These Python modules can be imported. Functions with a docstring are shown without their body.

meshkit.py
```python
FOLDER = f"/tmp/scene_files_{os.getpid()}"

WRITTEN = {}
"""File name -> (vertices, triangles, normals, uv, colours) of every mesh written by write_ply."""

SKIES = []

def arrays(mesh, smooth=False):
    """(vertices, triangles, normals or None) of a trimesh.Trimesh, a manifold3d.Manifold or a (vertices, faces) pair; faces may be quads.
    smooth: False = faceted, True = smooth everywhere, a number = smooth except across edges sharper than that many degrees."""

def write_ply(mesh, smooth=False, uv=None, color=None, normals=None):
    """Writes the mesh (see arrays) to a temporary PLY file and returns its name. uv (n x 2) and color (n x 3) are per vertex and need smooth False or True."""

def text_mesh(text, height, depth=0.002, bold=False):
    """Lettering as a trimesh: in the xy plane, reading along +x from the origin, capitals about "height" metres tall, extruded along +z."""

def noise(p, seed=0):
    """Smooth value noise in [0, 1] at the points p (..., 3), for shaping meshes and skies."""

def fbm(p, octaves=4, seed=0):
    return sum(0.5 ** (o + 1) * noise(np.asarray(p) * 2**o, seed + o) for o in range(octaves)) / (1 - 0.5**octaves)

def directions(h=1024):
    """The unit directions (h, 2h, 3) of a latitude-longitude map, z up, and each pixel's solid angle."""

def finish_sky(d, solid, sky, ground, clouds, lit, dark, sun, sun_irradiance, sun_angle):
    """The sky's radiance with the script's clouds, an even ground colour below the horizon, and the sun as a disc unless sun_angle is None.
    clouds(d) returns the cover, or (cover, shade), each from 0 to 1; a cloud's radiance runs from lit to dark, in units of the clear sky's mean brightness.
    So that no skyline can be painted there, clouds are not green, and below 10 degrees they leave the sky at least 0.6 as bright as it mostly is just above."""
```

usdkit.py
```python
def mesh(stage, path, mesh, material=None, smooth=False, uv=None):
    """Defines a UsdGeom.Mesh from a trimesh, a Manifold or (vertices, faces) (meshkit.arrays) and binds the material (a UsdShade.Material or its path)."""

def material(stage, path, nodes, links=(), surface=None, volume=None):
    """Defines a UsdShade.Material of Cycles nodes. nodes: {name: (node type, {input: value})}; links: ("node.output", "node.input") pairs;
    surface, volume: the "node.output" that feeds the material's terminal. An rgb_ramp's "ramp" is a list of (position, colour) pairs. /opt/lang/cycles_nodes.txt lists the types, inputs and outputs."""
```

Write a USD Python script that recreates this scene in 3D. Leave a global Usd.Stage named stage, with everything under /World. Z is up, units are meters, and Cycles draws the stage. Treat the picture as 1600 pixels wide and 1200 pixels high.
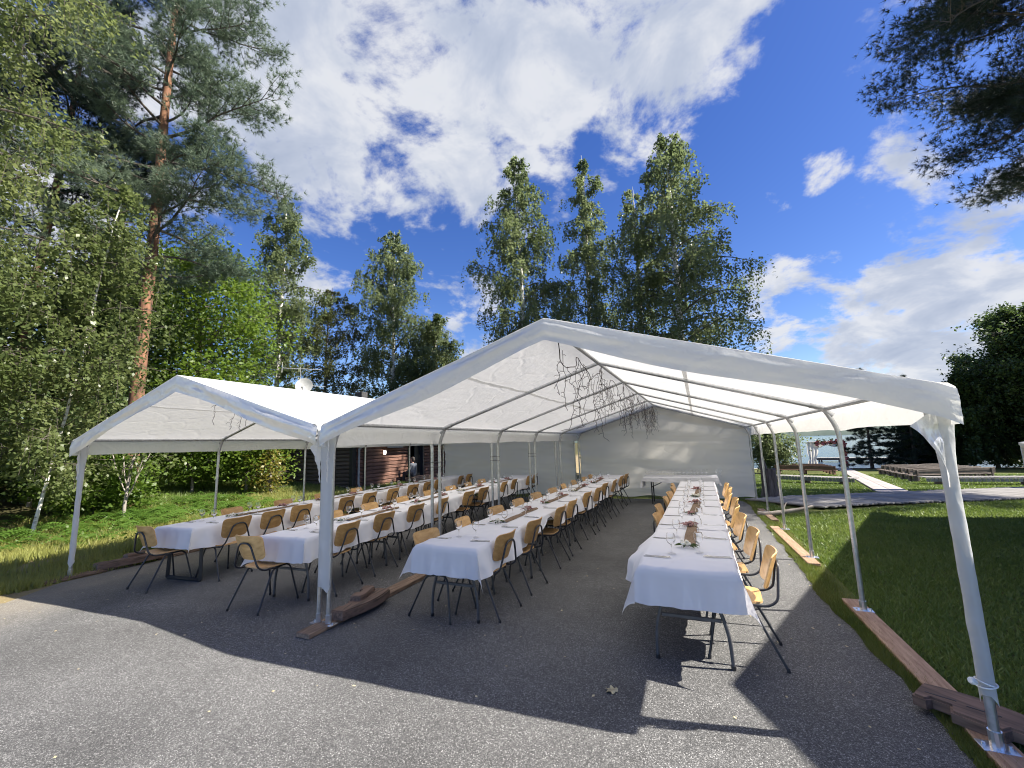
import math, random
import numpy as np
import trimesh
import usdkit, meshkit
from scipy.spatial import ConvexHull
from shapely.geometry import Polygon
from pxr import Usd, UsdGeom, UsdLux, UsdShade, Gf, Sdf, Vt

stage = Usd.Stage.CreateInMemory()
UsdGeom.SetStageUpAxis(stage, UsdGeom.Tokens.z)
UsdGeom.SetStageMetersPerUnit(stage, 1.0)
stage.SetDefaultPrim(UsdGeom.Xform.Define(stage, '/World').GetPrim())
UsdGeom.Scope.Define(stage, '/World/Looks')
R = np.random.default_rng(11)

# ------------------------------------------------------------------ camera
F_PX, PITCH, ROLL, YAW, CAM_H = 657.1, 0.1417, -0.0321, 0.4065, 1.749
_f = np.array([-math.sin(YAW) * math.cos(PITCH), math.cos(YAW) * math.cos(PITCH), math.sin(PITCH)])
_r0 = np.array([math.cos(YAW), math.sin(YAW), 0.0])
_u0 = np.cross(_r0, _f)
_r = math.cos(ROLL) * _r0 + math.sin(ROLL) * _u0
_u = -math.sin(ROLL) * _r0 + math.cos(ROLL) * _u0
cam = UsdGeom.Camera.Define(stage, '/World/camera')
cam.CreateHorizontalApertureAttr(36.0)
cam.CreateVerticalApertureAttr(27.0)
cam.CreateFocalLengthAttr(36.0 * F_PX / 1600.0)
cam.CreateClippingRangeAttr(Gf.Vec2f(0.05, 20000))
cam.CreateExposureAttr(1.5)
cam.AddTransformOp().Set(Gf.Matrix4d(*_r, 0, *_u, 0, *(-_f), 0, 0, 0, CAM_H, 1))

# ------------------------------------------------------------------ sky and sun
SUN = np.array([1.04, 0.21, 1.0]); SUN /= np.linalg.norm(SUN)
SUN_EL, SUN_ROT = math.asin(SUN[2]), math.atan2(SUN[0], SUN[1])
SKY_STRENGTH, SUN_INTENSITY = 0.06, 1.2


def cam_dir(px, py):
    d = _f + (px - 800) / F_PX * _r - (py - 600) / F_PX * _u
    return d / np.linalg.norm(d)


def make_sky():
    """Physical sky with cumulus mixed in: banks of cloud given as directions and widths, broken up by noise."""
    n = {"tc": ("texture_coordinate", {}),
         "sky": ("sky_texture", {"sky_type": "single_scattering", "sun_disc": False, "sun_elevation": SUN_EL, "sun_rotation": SUN_ROT, "altitude": 100.0, "air_density": 1.0, "aerosol_density": 0.35, "ozone_density": 2.2}),
         "hsv": ("hsv", {"hue": 0.52, "saturation": 1.30, "value": 1.06, "fac": 1.0}),
         "sep": ("separate_xyz", {})}
    L = [("sky.color", "hsv.color"), ("tc.generated", "sep.vector"), ("tc.generated", "sky.vector")]
    L.pop()
    # noise on a flat cloud layer: direction / (z + 0.12)
    n["zc"] = ("math", {"math_type": "maximum", "value2": 0.0}); L.append(("sep.z", "zc.value1"))
    n["za"] = ("math", {"math_type": "add", "value2": 0.42}); L.append(("zc.value", "za.value1"))
    n["dx"] = ("math", {"math_type": "divide"}); L += [("sep.x", "dx.value1"), ("za.value", "dx.value2")]
    n["dy"] = ("math", {"math_type": "divide"}); L += [("sep.y", "dy.value1"), ("za.value", "dy.value2")]
    n["pl"] = ("combine_xyz", {"z": 0.0}); L += [("dx.value", "pl.x"), ("dy.value", "pl.y")]
    n["nz"] = ("noise_texture", {"scale": 4.4, "detail": 9.0, "roughness": 0.6, "lacunarity": 2.1, "distortion": 0.25}); L.append(("pl.vector", "nz.vector"))
    n["nz2"] = ("noise_texture", {"scale": 2.6, "detail": 4.0, "roughness": 0.5}); L.append(("pl.vector", "nz2.vector"))
    banks = [(400, 60, 17, .9), (620, 110, 15, .82), (860, 50, 15, .8), (1040, 40, 12, .8), (1130, 10, 8, .74), (980, 140, 10, .68), (640, 270, 9, .75), (700, 230, 9, .75), (470, 200, 11, .9), (500, 300, 7, .7), (600, 335, 7, .5), (840, 170, 10, .8), (730, 300, 5, .7),
             (1260, 490, 8, .68), (1400, 470, 6, .85), (1530, 440, 5.5, .9), (1570, 520, 8, .9), (1340, 520, 8, .85), (1450, 530, 8, .9), (1250, 530, 6, .7), (1440, 230, 4.5, .55), (1285, 272, 3.0, .6), (1210, 322, 2.2, .55), (1430, 385, 4, .38), (1590, 335, 3, .6), (1530, 190, 4, .55), (1360, 290, 3, .45),
             (130, 410, 10, .75), (60, 470, 10, .65), (520, 430, 6, .3), (740, 470, 5, .6), (690, 440, 6, .38), (490, 445, 5, .42), (620, 400, 6, .3), (850, 345, 5, .45), (720, 545, 7, .5), (420, -260, 26, .8), (-350, 300, 28, .7), (-900, 400, 40, .6), (2300, 350, 30, .5), (1900, 560, 25, .7)]
    prev = None
    for i, (px, py, wdeg, amt) in enumerate(banks):
        d = cam_dir(px, py)
        n[f"b{i}"] = ("vector_math", {"vector_math_type": "dot_product", "math_type": "dot_product", "vector2": tuple(d)}); L.append(("tc.generated", f"b{i}.vector1"))
        n[f"m{i}"] = ("map_range", {"range_type": "smoothstep", "from_min": math.cos(math.radians(wdeg * 1.15)), "from_max": math.cos(math.radians(wdeg * 0.15)), "to_min": 0.0, "to_max": amt, "clamp": True}); L.append((f"b{i}.value", f"m{i}.value"))
        if prev is None:
            prev = f"m{i}.result"
        else:
            n[f"x{i}"] = ("math", {"math_type": "maximum"}); L += [(prev, f"x{i}.value1"), (f"m{i}.result", f"x{i}.value2")]
            prev = f"x{i}.value"
    # cover = smoothstep(noise + bank)
    n["s1"] = ("math", {"math_type": "multiply_add", "value2": 2.3, "value3": -1.22}); L.append(("nz.fac", "s1.value1"))
    n["nf"] = ("noise_texture", {"scale": 16.0, "detail": 6.0, "roughness": 0.6}); L.append(("pl.vector", "nf.vector"))
    n["s0"] = ("math", {"math_type": "multiply_add", "value2": 0.45, "value3": -0.225}); L.append(("nf.fac", "s0.value1"))
    n["s3"] = ("math", {"math_type": "add"}); L += [("s1.value", "s3.value1"), ("s0.value", "s3.value2")]
    n["s2"] = ("math", {"math_type": "multiply_add", "value2": 0.78}); L += [(prev, "s2.value1"), ("s3.value", "s2.value3")]
    n["cov"] = ("map_range", {"range_type": "smoothstep", "from_min": 0.22, "from_max": 0.56, "to_min": 0.0, "to_max": 0.97, "clamp": True}); L.append(("s2.value", "cov.value"))
    # light and dark inside the cloud: thick parts greyer
    n["nz3"] = ("noise_texture", {"scale": 6.5, "detail": 7.0, "roughness": 0.58, "distortion": 0.4}); L.append(("pl.vector", "nz3.vector"))
    n["t0"] = ("math", {"math_type": "multiply_add", "value2": 0.20}); L += [("s2.value", "t0.value1"), ("t1.value", "t0.value3")]
    n["t1"] = ("math", {"math_type": "multiply_add", "value2": 0.8}); L += [("nz2.fac", "t1.value1"), ("nz3.fac", "t1.value3")]
    n["cr"] = ("rgb_ramp", {"ramp": [(0.0, (7.4, 7.5, 7.8)), (0.35, (7.0, 7.2, 7.7)), (0.62, (5.0, 5.5, 6.6)), (1.0, (3.6, 4.2, 5.5))]})
    n["t2"] = ("map_range", {"from_min": 0.66, "from_max": 1.36, "clamp": True}); L += [("t0.value", "t2.value"), ("t2.result", "cr.fac")]
    n["cs"] = ("vector_math", {"math_type": "scale", "scale": 0.66}); L.append(("cr.color", "cs.vector1"))
    n["mx"] = ("mix", {"mix_type": "mix"}); L += [("cov.result", "mx.fac"), ("hsv.color", "mx.color1"), ("cs.vector", "mx.color2")]
    n["bg"] = ("background_shader", {"strength": SKY_STRENGTH}); L.append(("mx.color", "bg.color"))
    for k in n:
        n[k][1].pop("vector_math_type", None)
    return usdkit.material(stage, '/World/Looks/sky_look', n, L, surface="bg.background")


dome = UsdLux.DomeLight.Define(stage, '/World/sky')
dome.CreateIntensityAttr(1.0)
UsdShade.MaterialBindingAPI.Apply(dome.GetPrim()).Bind(make_sky())
sun = UsdLux.DistantLight.Define(stage, '/World/sun')
sun.CreateIntensityAttr(SUN_INTENSITY)
sun.CreateAngleAttr(0.5)
sun.CreateNormalizeAttr(True)
sun.CreateColorAttr(Gf.Vec3f(1.0, 0.94, 0.84))
_x = np.cross([0, 0, 1.0], SUN); _x /= np.linalg.norm(_x); _y = np.cross(SUN, _x)
sun.AddTransformOp().Set(Gf.Matrix4d(*_x, 0, *_y, 0, *SUN, 0, 0, 0, 50, 1))

# ------------------------------------------------------------------ materials
MAT = {}


def mat(name, nodes, links=(), surface="p.BSDF", volume=None):
    MAT[name] = usdkit.material(stage, '/World/Looks/' + name, nodes, links, surface=surface, volume=volume)
    return MAT[name]


def grained(name, c1, c2, scale=8.0, rough=0.6, stretch=(1, 1, 1), bump=0.0, bscale=None, metallic=0.0, spec=0.5, coord="tc.object", detail=4.0, ramp=(0.35, 0.65), vary=0.0):
    """Two colours mixed by (stretched) noise, optional bump, optional brightness variation per object."""
    n = {"tc": ("texture_coordinate", {}), "geo": ("geometry", {}), "mp": ("mapping", {"scale": stretch}), "nz": ("noise_texture", {"scale": scale, "detail": detail, "roughness": 0.6}),
         "rp": ("rgb_ramp", {"ramp": [(ramp[0], c1), (ramp[1], c2)]}), "p": ("principled_bsdf", {"roughness": rough, "metallic": metallic, "specular_ior_level": spec})}
    l = [(coord, "mp.vector"), ("mp.vector", "nz.vector"), ("nz.fac", "rp.fac")]
    out = "rp.color"
    if vary:
        n["oi"] = ("object_info", {}); n["vr"] = ("map_range", {"from_min": 0.0, "from_max": 1.0, "to_min": 1 - vary, "to_max": 1 + vary}); n["hv"] = ("hsv", {})
        l += [("oi.random", "vr.value"), ("vr.result", "hv.value"), (out, "hv.color")]
        out = "hv.color"
    l.append((out, "p.base_color"))
    if bump:
        n["nb"] = ("noise_texture", {"scale": bscale or scale * 3, "detail": 5.0, "roughness": 0.65}); n["bp"] = ("bump", {"strength": bump, "distance": 0.01})
        l += [("mp.vector", "nb.vector"), ("nb.fac", "bp.height"), ("bp.normal", "p.normal")]
    return mat(name, n, l)


def fabric(name, col, trans, gloss=0.0, scale=30.0, bump=0.15, dist=0.004, tint=None, crumple=0.0):
    n = {"tc": ("texture_coordinate", {}), "nn": ("noise_texture", {"scale": scale, "detail": 4.0}), "wp": ("noise_texture", {"scale": 1.3, "detail": 2.0}), "wa": ("mix", {"fac": 0.35}),
         "cr": ("voronoi_texture", {"scale": 2.6, "feature": "distance_to_edge"}), "cm": ("map_range", {"range_type": "smoothstep", "from_min": 0.0, "from_max": 0.07, "to_min": crumple, "to_max": 0.0, "clamp": True}), "nz": ("math", {"math_type": "add"}), "bp": ("bump", {"strength": bump, "distance": dist}),
         "d": ("diffuse_bsdf", {"color": col, "roughness": 0.3}), "t": ("translucent_bsdf", {"color": tint or col}), "m": ("mix_closure", {"fac": trans}),
         "g": ("glossy_bsdf", {"color": (0.9, 0.9, 0.9), "roughness": 0.38}), "fr": ("fresnel", {"IOR": 1.4}), "fm": ("math", {"math_type": "multiply", "value2": gloss}), "m2": ("mix_closure", {})}
    l = [("tc.object", "nn.vector"), ("tc.object", "wp.vector"), ("tc.object", "wa.color1"), ("wp.color", "wa.color2"), ("wa.color", "cr.vector"), ("cr.distance", "cm.value"), ("nn.fac", "nz.value1"), ("cm.result", "nz.value2"), ("nz.value", "bp.height"), ("bp.normal", "d.normal"), ("bp.normal", "t.normal"), ("d.BSDF", "m.closure1"), ("t.BSDF", "m.closure2"),
         ("fr.fac", "fm.value1"), ("fm.value", "m2.fac"), ("m.closure", "m2.closure1"), ("g.BSDF", "m2.closure2"), ("bp.normal", "g.normal")]
    return mat(name, n, l, surface="m2.closure")


fabric("tarp", (0.82, 0.83, 0.82), 0.46, gloss=0.35, scale=11.0, bump=0.4, dist=0.025, crumple=0.30, tint=(0.82, 0.81, 0.785))
fabric("wall_tarp", (0.86, 0.84, 0.79), 0.55, gloss=0.6, crumple=0.22, scale=3.0, bump=0.25, dist=0.03, tint=(0.88, 0.84, 0.75))
fabric("white_cloth", (0.82, 0.81, 0.83), 0.16, scale=12.0, bump=0.2, dist=0.012, crumple=0.35)
fabric("sheer_cloth", (0.75, 0.72, 0.66), 0.45, scale=20.0, bump=0.2)
grained("steel", (0.42, 0.43, 0.44), (0.56, 0.57, 0.58), scale=20, rough=0.34, metallic=0.85, bump=0.02)
grained("bright_steel", (0.72, 0.73, 0.74), (0.8, 0.8, 0.82), scale=30, rough=0.25, metallic=0.9)
grained("cutlery_steel", (0.38, 0.38, 0.37), (0.5, 0.5, 0.49), scale=30, rough=0.22, metallic=1.0)
grained("dark_frame", (0.018, 0.019, 0.023), (0.03, 0.031, 0.036), scale=20, rough=0.35)
grained("table_leg_paint", (0.05, 0.05, 0.055), (0.075, 0.075, 0.08), scale=20, rough=0.4)
grained("black_frame", (0.012, 0.012, 0.014), (0.02, 0.02, 0.022), scale=20, rough=0.4)
grained("table_plastic", (0.5, 0.5, 0.48), (0.56, 0.56, 0.54), scale=40, rough=0.55)
grained("plywood", (0.38, 0.21, 0.072), (0.58, 0.36, 0.15), scale=5, rough=0.36, stretch=(1.0, 9.0, 4.0), detail=5, ramp=(0.3, 0.7), vary=0.26)
grained("plywood_edge", (0.42, 0.23, 0.09), (0.62, 0.40, 0.19), scale=60, rough=0.5, stretch=(0.3, 0.3, 6.0))
grained("old_plank", (0.10, 0.062, 0.04), (0.26, 0.175, 0.12), scale=7, rough=0.75, stretch=(6, 0.6, 6), bump=0.3, vary=0.15)
grained("pale_plank", (0.26, 0.15, 0.09), (0.44, 0.29, 0.19), scale=7, rough=0.7, stretch=(6, 0.6, 6), bump=0.25, vary=0.12)
grained("carved_wood", (0.07, 0.045, 0.034), (0.20, 0.125, 0.092), scale=5, rough=0.75, stretch=(0.6, 5, 5), bump=0.2)
grained("grey_plank", (0.14, 0.13, 0.12), (0.29, 0.275, 0.255), scale=6, rough=0.8, stretch=(5, 0.7, 5), bump=0.3, vary=0.22)
grained("bench_wood", (0.09, 0.045, 0.028), (0.21, 0.115, 0.075), scale=6, rough=0.6, stretch=(0.7, 5, 5), bump=0.25, vary=0.2)
grained("bench_grey", (0.085, 0.062, 0.05), (0.20, 0.155, 0.125), scale=6, rough=0.7, stretch=(0.7, 5, 5), bump=0.25, vary=0.2)
grained("log_red", (0.075, 0.036, 0.026), (0.225, 0.115, 0.08), scale=5, rough=0.75, stretch=(5, 0.5, 5), bump=0.4, vary=0.25)
grained("log_dark", (0.045, 0.03, 0.024), (0.12, 0.085, 0.07), scale=5, rough=0.8, stretch=(0.5, 5, 5), bump=0.4, vary=0.2)
grained("black_paint", (0.008, 0.008, 0.009), (0.015, 0.015, 0.016), scale=5, rough=0.5)
grained("grey_paint", (0.25, 0.25, 0.24), (0.33, 0.33, 0.32), scale=8, rough=0.5)
grained("dish_paint", (0.42, 0.42, 0.42), (0.5, 0.5, 0.49), scale=8, rough=0.45)
grained("white_paint", (0.72, 0.72, 0.7), (0.8, 0.8, 0.78), scale=10, rough=0.5)
grained("roof_felt", (0.03, 0.03, 0.032), (0.07, 0.07, 0.07), scale=12, rough=0.9, bump=0.3)
grained("burlap", (0.12, 0.075, 0.045), (0.26, 0.18, 0.115), scale=70, rough=0.9, bump=0.4)
grained("garland_twig", (0.025, 0.017, 0.018), (0.055, 0.038, 0.036), scale=10, rough=0.7)
grained("pine_bark_low", (0.075, 0.04, 0.026), (0.26, 0.125, 0.07), scale=7, rough=0.9, stretch=(1, 1, 0.35), bump=0.9, bscale=14)
grained("pine_bark_high", (0.13, 0.06, 0.034), (0.30, 0.145, 0.075), scale=6, rough=0.85, stretch=(1, 1, 0.4), bump=0.5, bscale=14)
grained("birch_bark", (0.20, 0.18, 0.16), (0.66, 0.63, 0.58), scale=5, rough=0.7, stretch=(1, 1, 3.0), bump=0.2, ramp=(0.34, 0.48))
grained("dark_bark", (0.045, 0.036, 0.028), (0.12, 0.10, 0.085), scale=8, rough=0.9, stretch=(1, 1, 0.4), bump=0.6)
grained("grey_bark", (0.20, 0.175, 0.15), (0.36, 0.32, 0.28), scale=8, rough=0.85, stretch=(1, 1, 0.5), bump=0.4)
grained("stump_wood", (0.08, 0.06, 0.048), (0.2, 0.16, 0.13), scale=9, rough=0.9, stretch=(2, 2, 0.3), bump=0.7)
grained("flower_pink", (0.22, 0.09, 0.085), (0.48, 0.28, 0.25), scale=30, rough=0.8)
grained("flower_red", (0.30, 0.05, 0.05), (0.62, 0.22, 0.2), scale=9, rough=0.8)
grained("flower_white", (0.62, 0.58, 0.46), (0.8, 0.77, 0.68), scale=30, rough=0.7)
grained("dry_leaf", (0.36, 0.30, 0.17), (0.55, 0.48, 0.30), scale=20, rough=0.8)
grained("skin", (0.42, 0.24, 0.17), (0.48, 0.28, 0.2), scale=20, rough=0.6)
grained("grey_shirt", (0.07, 0.08, 0.095), (0.13, 0.14, 0.16), scale=30, rough=0.9)
grained("dark_cloth", (0.015, 0.015, 0.02), (0.03, 0.03, 0.035), scale=30, rough=0.9)
grained("hair", (0.02, 0.014, 0.01), (0.04, 0.028, 0.02), scale=40, rough=0.6)
grained("path_stone", (0.31, 0.265, 0.245), (0.43, 0.385, 0.36), scale=3, rough=0.85, bump=0.3)
grained("sand", (0.38, 0.34, 0.28), (0.5, 0.46, 0.4), scale=3, rough=0.95, bump=0.3)
grained("dark_glass", (0.01, 0.012, 0.014), (0.015, 0.017, 0.02), scale=2, rough=0.08)
mat("glass", {"p": ("principled_bsdf", {"base_color": (1, 1, 1), "roughness": 0.02, "transmission_weight": 1.0, "ior": 1.45})})
mat("lamp_glass", {"p": ("principled_bsdf", {"base_color": (0.9, 0.88, 0.8), "roughness": 0.3, "emission_color": (1.0, 0.92, 0.75), "emission_strength": 1.2})})


def leaf_mat(name, c1, c2, trans=0.32, tl=None, rough=0.45, clump=0.35):
    """Leaf colour: each leaf its own tone between c1 and c2, and slow clumps of tone through the crown."""
    n = {"geo": ("geometry", {}), "tc": ("texture_coordinate", {}), "nz": ("noise_texture", {"scale": clump, "detail": 2.0}), "ad": ("math", {"math_type": "multiply_add", "value2": 0.75, "value3": -0.12}), "ad2": ("math", {"math_type": "multiply_add", "value2": 0.5}),
         "rp": ("rgb_ramp", {"ramp": [(0.0, c1), (1.0, c2)]}), "p": ("principled_bsdf", {"roughness": rough, "specular_ior_level": 0.35}),
         "hv": ("hsv", {"value": 1.75, "saturation": 1.05, "hue": 0.49}), "t": ("translucent_bsdf", {}), "m": ("mix_closure", {"fac": trans})}
    l = [("geo.position", "nz.vector"), ("nz.fac", "ad.value1"), ("geo.random_per_island", "ad2.value1"), ("ad.value", "ad2.value3"), ("ad2.value", "rp.fac"), ("rp.color", "p.base_color"), ("rp.color", "hv.color"), ("hv.color", "t.color"), ("p.BSDF", "m.closure1"), ("t.BSDF", "m.closure2")]
    return mat(name, n, l, surface="m.closure")


leaf_mat("birch_leaf", (0.062, 0.092, 0.036), (0.26, 0.295, 0.155), trans=0.52, rough=0.36)
leaf_mat("birch_leaf_near", (0.065, 0.100, 0.028), (0.30, 0.325, 0.15), trans=0.48, rough=0.36)
leaf_mat("bright_leaf", (0.07, 0.13, 0.02), (0.22, 0.29, 0.05), trans=0.48)
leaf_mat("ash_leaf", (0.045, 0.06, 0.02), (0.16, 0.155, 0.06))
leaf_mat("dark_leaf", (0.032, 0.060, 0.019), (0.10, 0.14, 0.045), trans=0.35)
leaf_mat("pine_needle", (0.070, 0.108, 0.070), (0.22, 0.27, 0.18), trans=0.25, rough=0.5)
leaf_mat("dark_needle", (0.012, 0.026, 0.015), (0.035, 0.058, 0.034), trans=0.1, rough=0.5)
leaf_mat("fern_leaf", (0.055, 0.12, 0.018), (0.16, 0.25, 0.05), trans=0.4)
leaf_mat("lawn_blade", (0.088, 0.145, 0.032), (0.235, 0.28, 0.08), trans=0.3, clump=0.9)
leaf_mat("verge_blade", (0.17, 0.20, 0.045), (0.48, 0.42, 0.16), trans=0.3, clump=0.8)
leaf_mat("edge_blade", (0.07, 0.11, 0.02), (0.30, 0.28, 0.09), trans=0.3, clump=1.5)
leaf_mat("yellow_leaf", (0.10, 0.11, 0.02), (0.30, 0.23, 0.05), trans=0.35)

# ground: lawn green near the house and lake, drier by the verge, brown under the trees
mat("ground_look", {"geo": ("geometry", {}), "sx": ("separate_xyz", {}), "n1": ("noise_texture", {"scale": 0.5, "detail": 5.0, "roughness": 0.6}), "n2": ("noise_texture", {"scale": 38.0, "detail": 4.0, "roughness": 0.7}),
    "lawn": ("rgb_ramp", {"ramp": [(0.3, (0.038, 0.070, 0.012)), (0.55, (0.062, 0.105, 0.020)), (0.8, (0.12, 0.125, 0.04))]}),
    "dry": ("rgb_ramp", {"ramp": [(0.3, (0.10, 0.105, 0.03)), (0.55, (0.20, 0.17, 0.07)), (0.8, (0.28, 0.22, 0.13))]}),
    "for": ("rgb_ramp", {"ramp": [(0.3, (0.035, 0.04, 0.014)), (0.7, (0.075, 0.07, 0.03))]}),
    "m": ("math", {"math_type": "multiply_add", "value2": 0.5, "value3": 0.25}), "mm": ("math", {"math_type": "multiply_add", "value2": 0.5}),
    "wl": ("map_range", {"range_type": "smoothstep", "from_min": -4.5, "from_max": -7.5, "clamp": True}), "wf": ("map_range", {"range_type": "smoothstep", "from_min": -12.5, "from_max": -16.0, "clamp": True}),
    "x1": ("mix", {}), "x2": ("mix", {}), "bp": ("bump", {"strength": 0.7, "distance": 0.03}), "p": ("principled_bsdf", {"roughness": 0.95, "specular_ior_level": 0.15})},
    [("geo.position", "sx.vector"), ("geo.position", "n1.vector"), ("geo.position", "n2.vector"), ("n1.fac", "m.value1"), ("n2.fac", "mm.value1"), ("m.value", "mm.value3"),
     ("mm.value", "lawn.fac"), ("mm.value", "dry.fac"), ("mm.value", "for.fac"), ("sx.x", "wl.value"), ("sx.x", "wf.value"), ("wl.result", "x1.fac"), ("lawn.color", "x1.color1"), ("dry.color", "x1.color2"),
     ("wf.result", "x2.fac"), ("x1.color", "x2.color1"), ("for.color", "x2.color2"), ("x2.color", "p.base_color"), ("n2.fac", "bp.height"), ("bp.normal", "p.normal")])
# asphalt: worn surface with pale stones showing in dark binder
mat("asphalt_look", {"geo": ("geometry", {}), "vo": ("voronoi_texture", {"scale": 165.0, "randomness": 1.0}), "vd": ("voronoi_texture", {"scale": 165.0, "feature": "distance_to_edge"}), "sep": ("separate_color", {}),
    "st": ("rgb_ramp", {"ramp": [(0.0, (0.07, 0.07, 0.07)), (0.4, (0.115, 0.115, 0.115)), (0.75, (0.18, 0.179, 0.177)), (0.93, (0.29, 0.287, 0.282)), (1.0, (0.46, 0.455, 0.445))]}),
    "ed": ("map_range", {"from_min": 0.0, "from_max": 0.16, "to_min": 0.25, "to_max": 1.0, "clamp": True}), "mu": ("mix", {"mix_type": "multiply", "fac": 1.0}),
    "n1": ("noise_texture", {"scale": 0.7, "detail": 6.0, "roughness": 0.65}), "wr": ("map_range", {"from_min": 0.3, "from_max": 0.7, "to_min": 0.70, "to_max": 1.24, "clamp": True}), "hv": ("hsv", {}),
    "sx": ("separate_xyz", {}), "du": ("map_range", {"range_type": "smoothstep", "from_min": -6.4, "from_max": -8.2, "to_max": 0.75, "clamp": True}), "n3": ("noise_texture", {"scale": 2.2, "detail": 5.0}), "dm": ("math", {"math_type": "multiply"}), "dmx": ("mix", {"color2": (0.34, 0.29, 0.21)}),
    "bp": ("bump", {"strength": 0.55, "distance": 0.006}), "p": ("principled_bsdf", {"roughness": 0.78, "specular_ior_level": 0.35})},
    [("geo.position", "vo.vector"), ("geo.position", "vd.vector"), ("vo.color", "sep.color"), ("sep.r", "st.fac"), ("vd.distance", "ed.value"), ("st.color", "mu.color1"), ("ed.result", "mu.color2"),
     ("geo.position", "n1.vector"), ("n1.fac", "wr.value"), ("wr.result", "hv.value"), ("mu.color", "hv.color"), ("geo.position", "sx.vector"), ("sx.x", "du.value"), ("geo.position", "n3.vector"), ("n3.fac", "dm.value1"), ("du.result", "dm.value2"),
     ("dm.value", "dmx.fac"), ("hv.color", "dmx.color1"), ("dmx.color", "p.base_color"), ("vd.distance", "bp.height"), ("bp.normal", "p.normal")])
mat("lake_look", {"geo": ("geometry", {}), "mp": ("mapping", {"scale": (0.6, 2.2, 1.0)}), "n1": ("noise_texture", {"scale": 1.1, "detail": 5.0, "roughness": 0.6}), "bp": ("bump", {"strength": 0.35, "distance": 0.25}),
    "p": ("principled_bsdf", {"base_color": (0.02, 0.045, 0.085), "roughness": 0.12, "ior": 1.33})}, [("geo.position", "mp.vector"), ("mp.vector", "n1.vector"), ("n1.fac", "bp.height"), ("bp.normal", "p.normal")])
grained("far_forest", (0.05, 0.075, 0.06), (0.08, 0.105, 0.085), scale=0.02, rough=1.0, coord="geo.position")

# ------------------------------------------------------------------ scene tree helpers
_names = {}


def numbered(path):
    k = _names.get(path, 0)
    _names[path] = k + 1
    return path if k == 0 else f"{path}_{k:03d}"


def _tag(prim, label=None, cat=None, group=None, kind=None):
    for k, v in (("label", label), ("category", cat), ("group", group), ("kind", kind)):
        if v:
            prim.SetCustomDataByKey(k, v)
    return prim


def _place(x, loc, rotz, tilt=None):
    xf = UsdGeom.Xformable(x)
    xf.AddTranslateOp().Set(Gf.Vec3d(*map(float, loc)))
    xf.AddRotateXYZOp().Set(Gf.Vec3f(*(tilt or (0, 0)), rotz))


def thing(name, label, cat, loc=(0, 0, 0), rotz=0.0, group=None, tilt=None, kind=None):
    x = UsdGeom.Xform.Define(stage, numbered('/World/' + name))
    _place(x, loc, rotz, tilt)
    return _tag(x.GetPrim(), label, cat, group, kind)


def obj(name, mesh, m, parent=None, label=None, cat=None, group=None, kind=None, smooth=False, loc=None, rotz=0.0, tilt=None):
    base = str(parent.GetPath()) if parent else '/World'
    g = usdkit.mesh(stage, numbered(base + '/' + name), mesh, MAT[m], smooth=smooth)
    if loc is not None:
        _place(g, loc, rotz, tilt)
    return _tag(g.GetPrim(), label, cat, group, kind)


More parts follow.
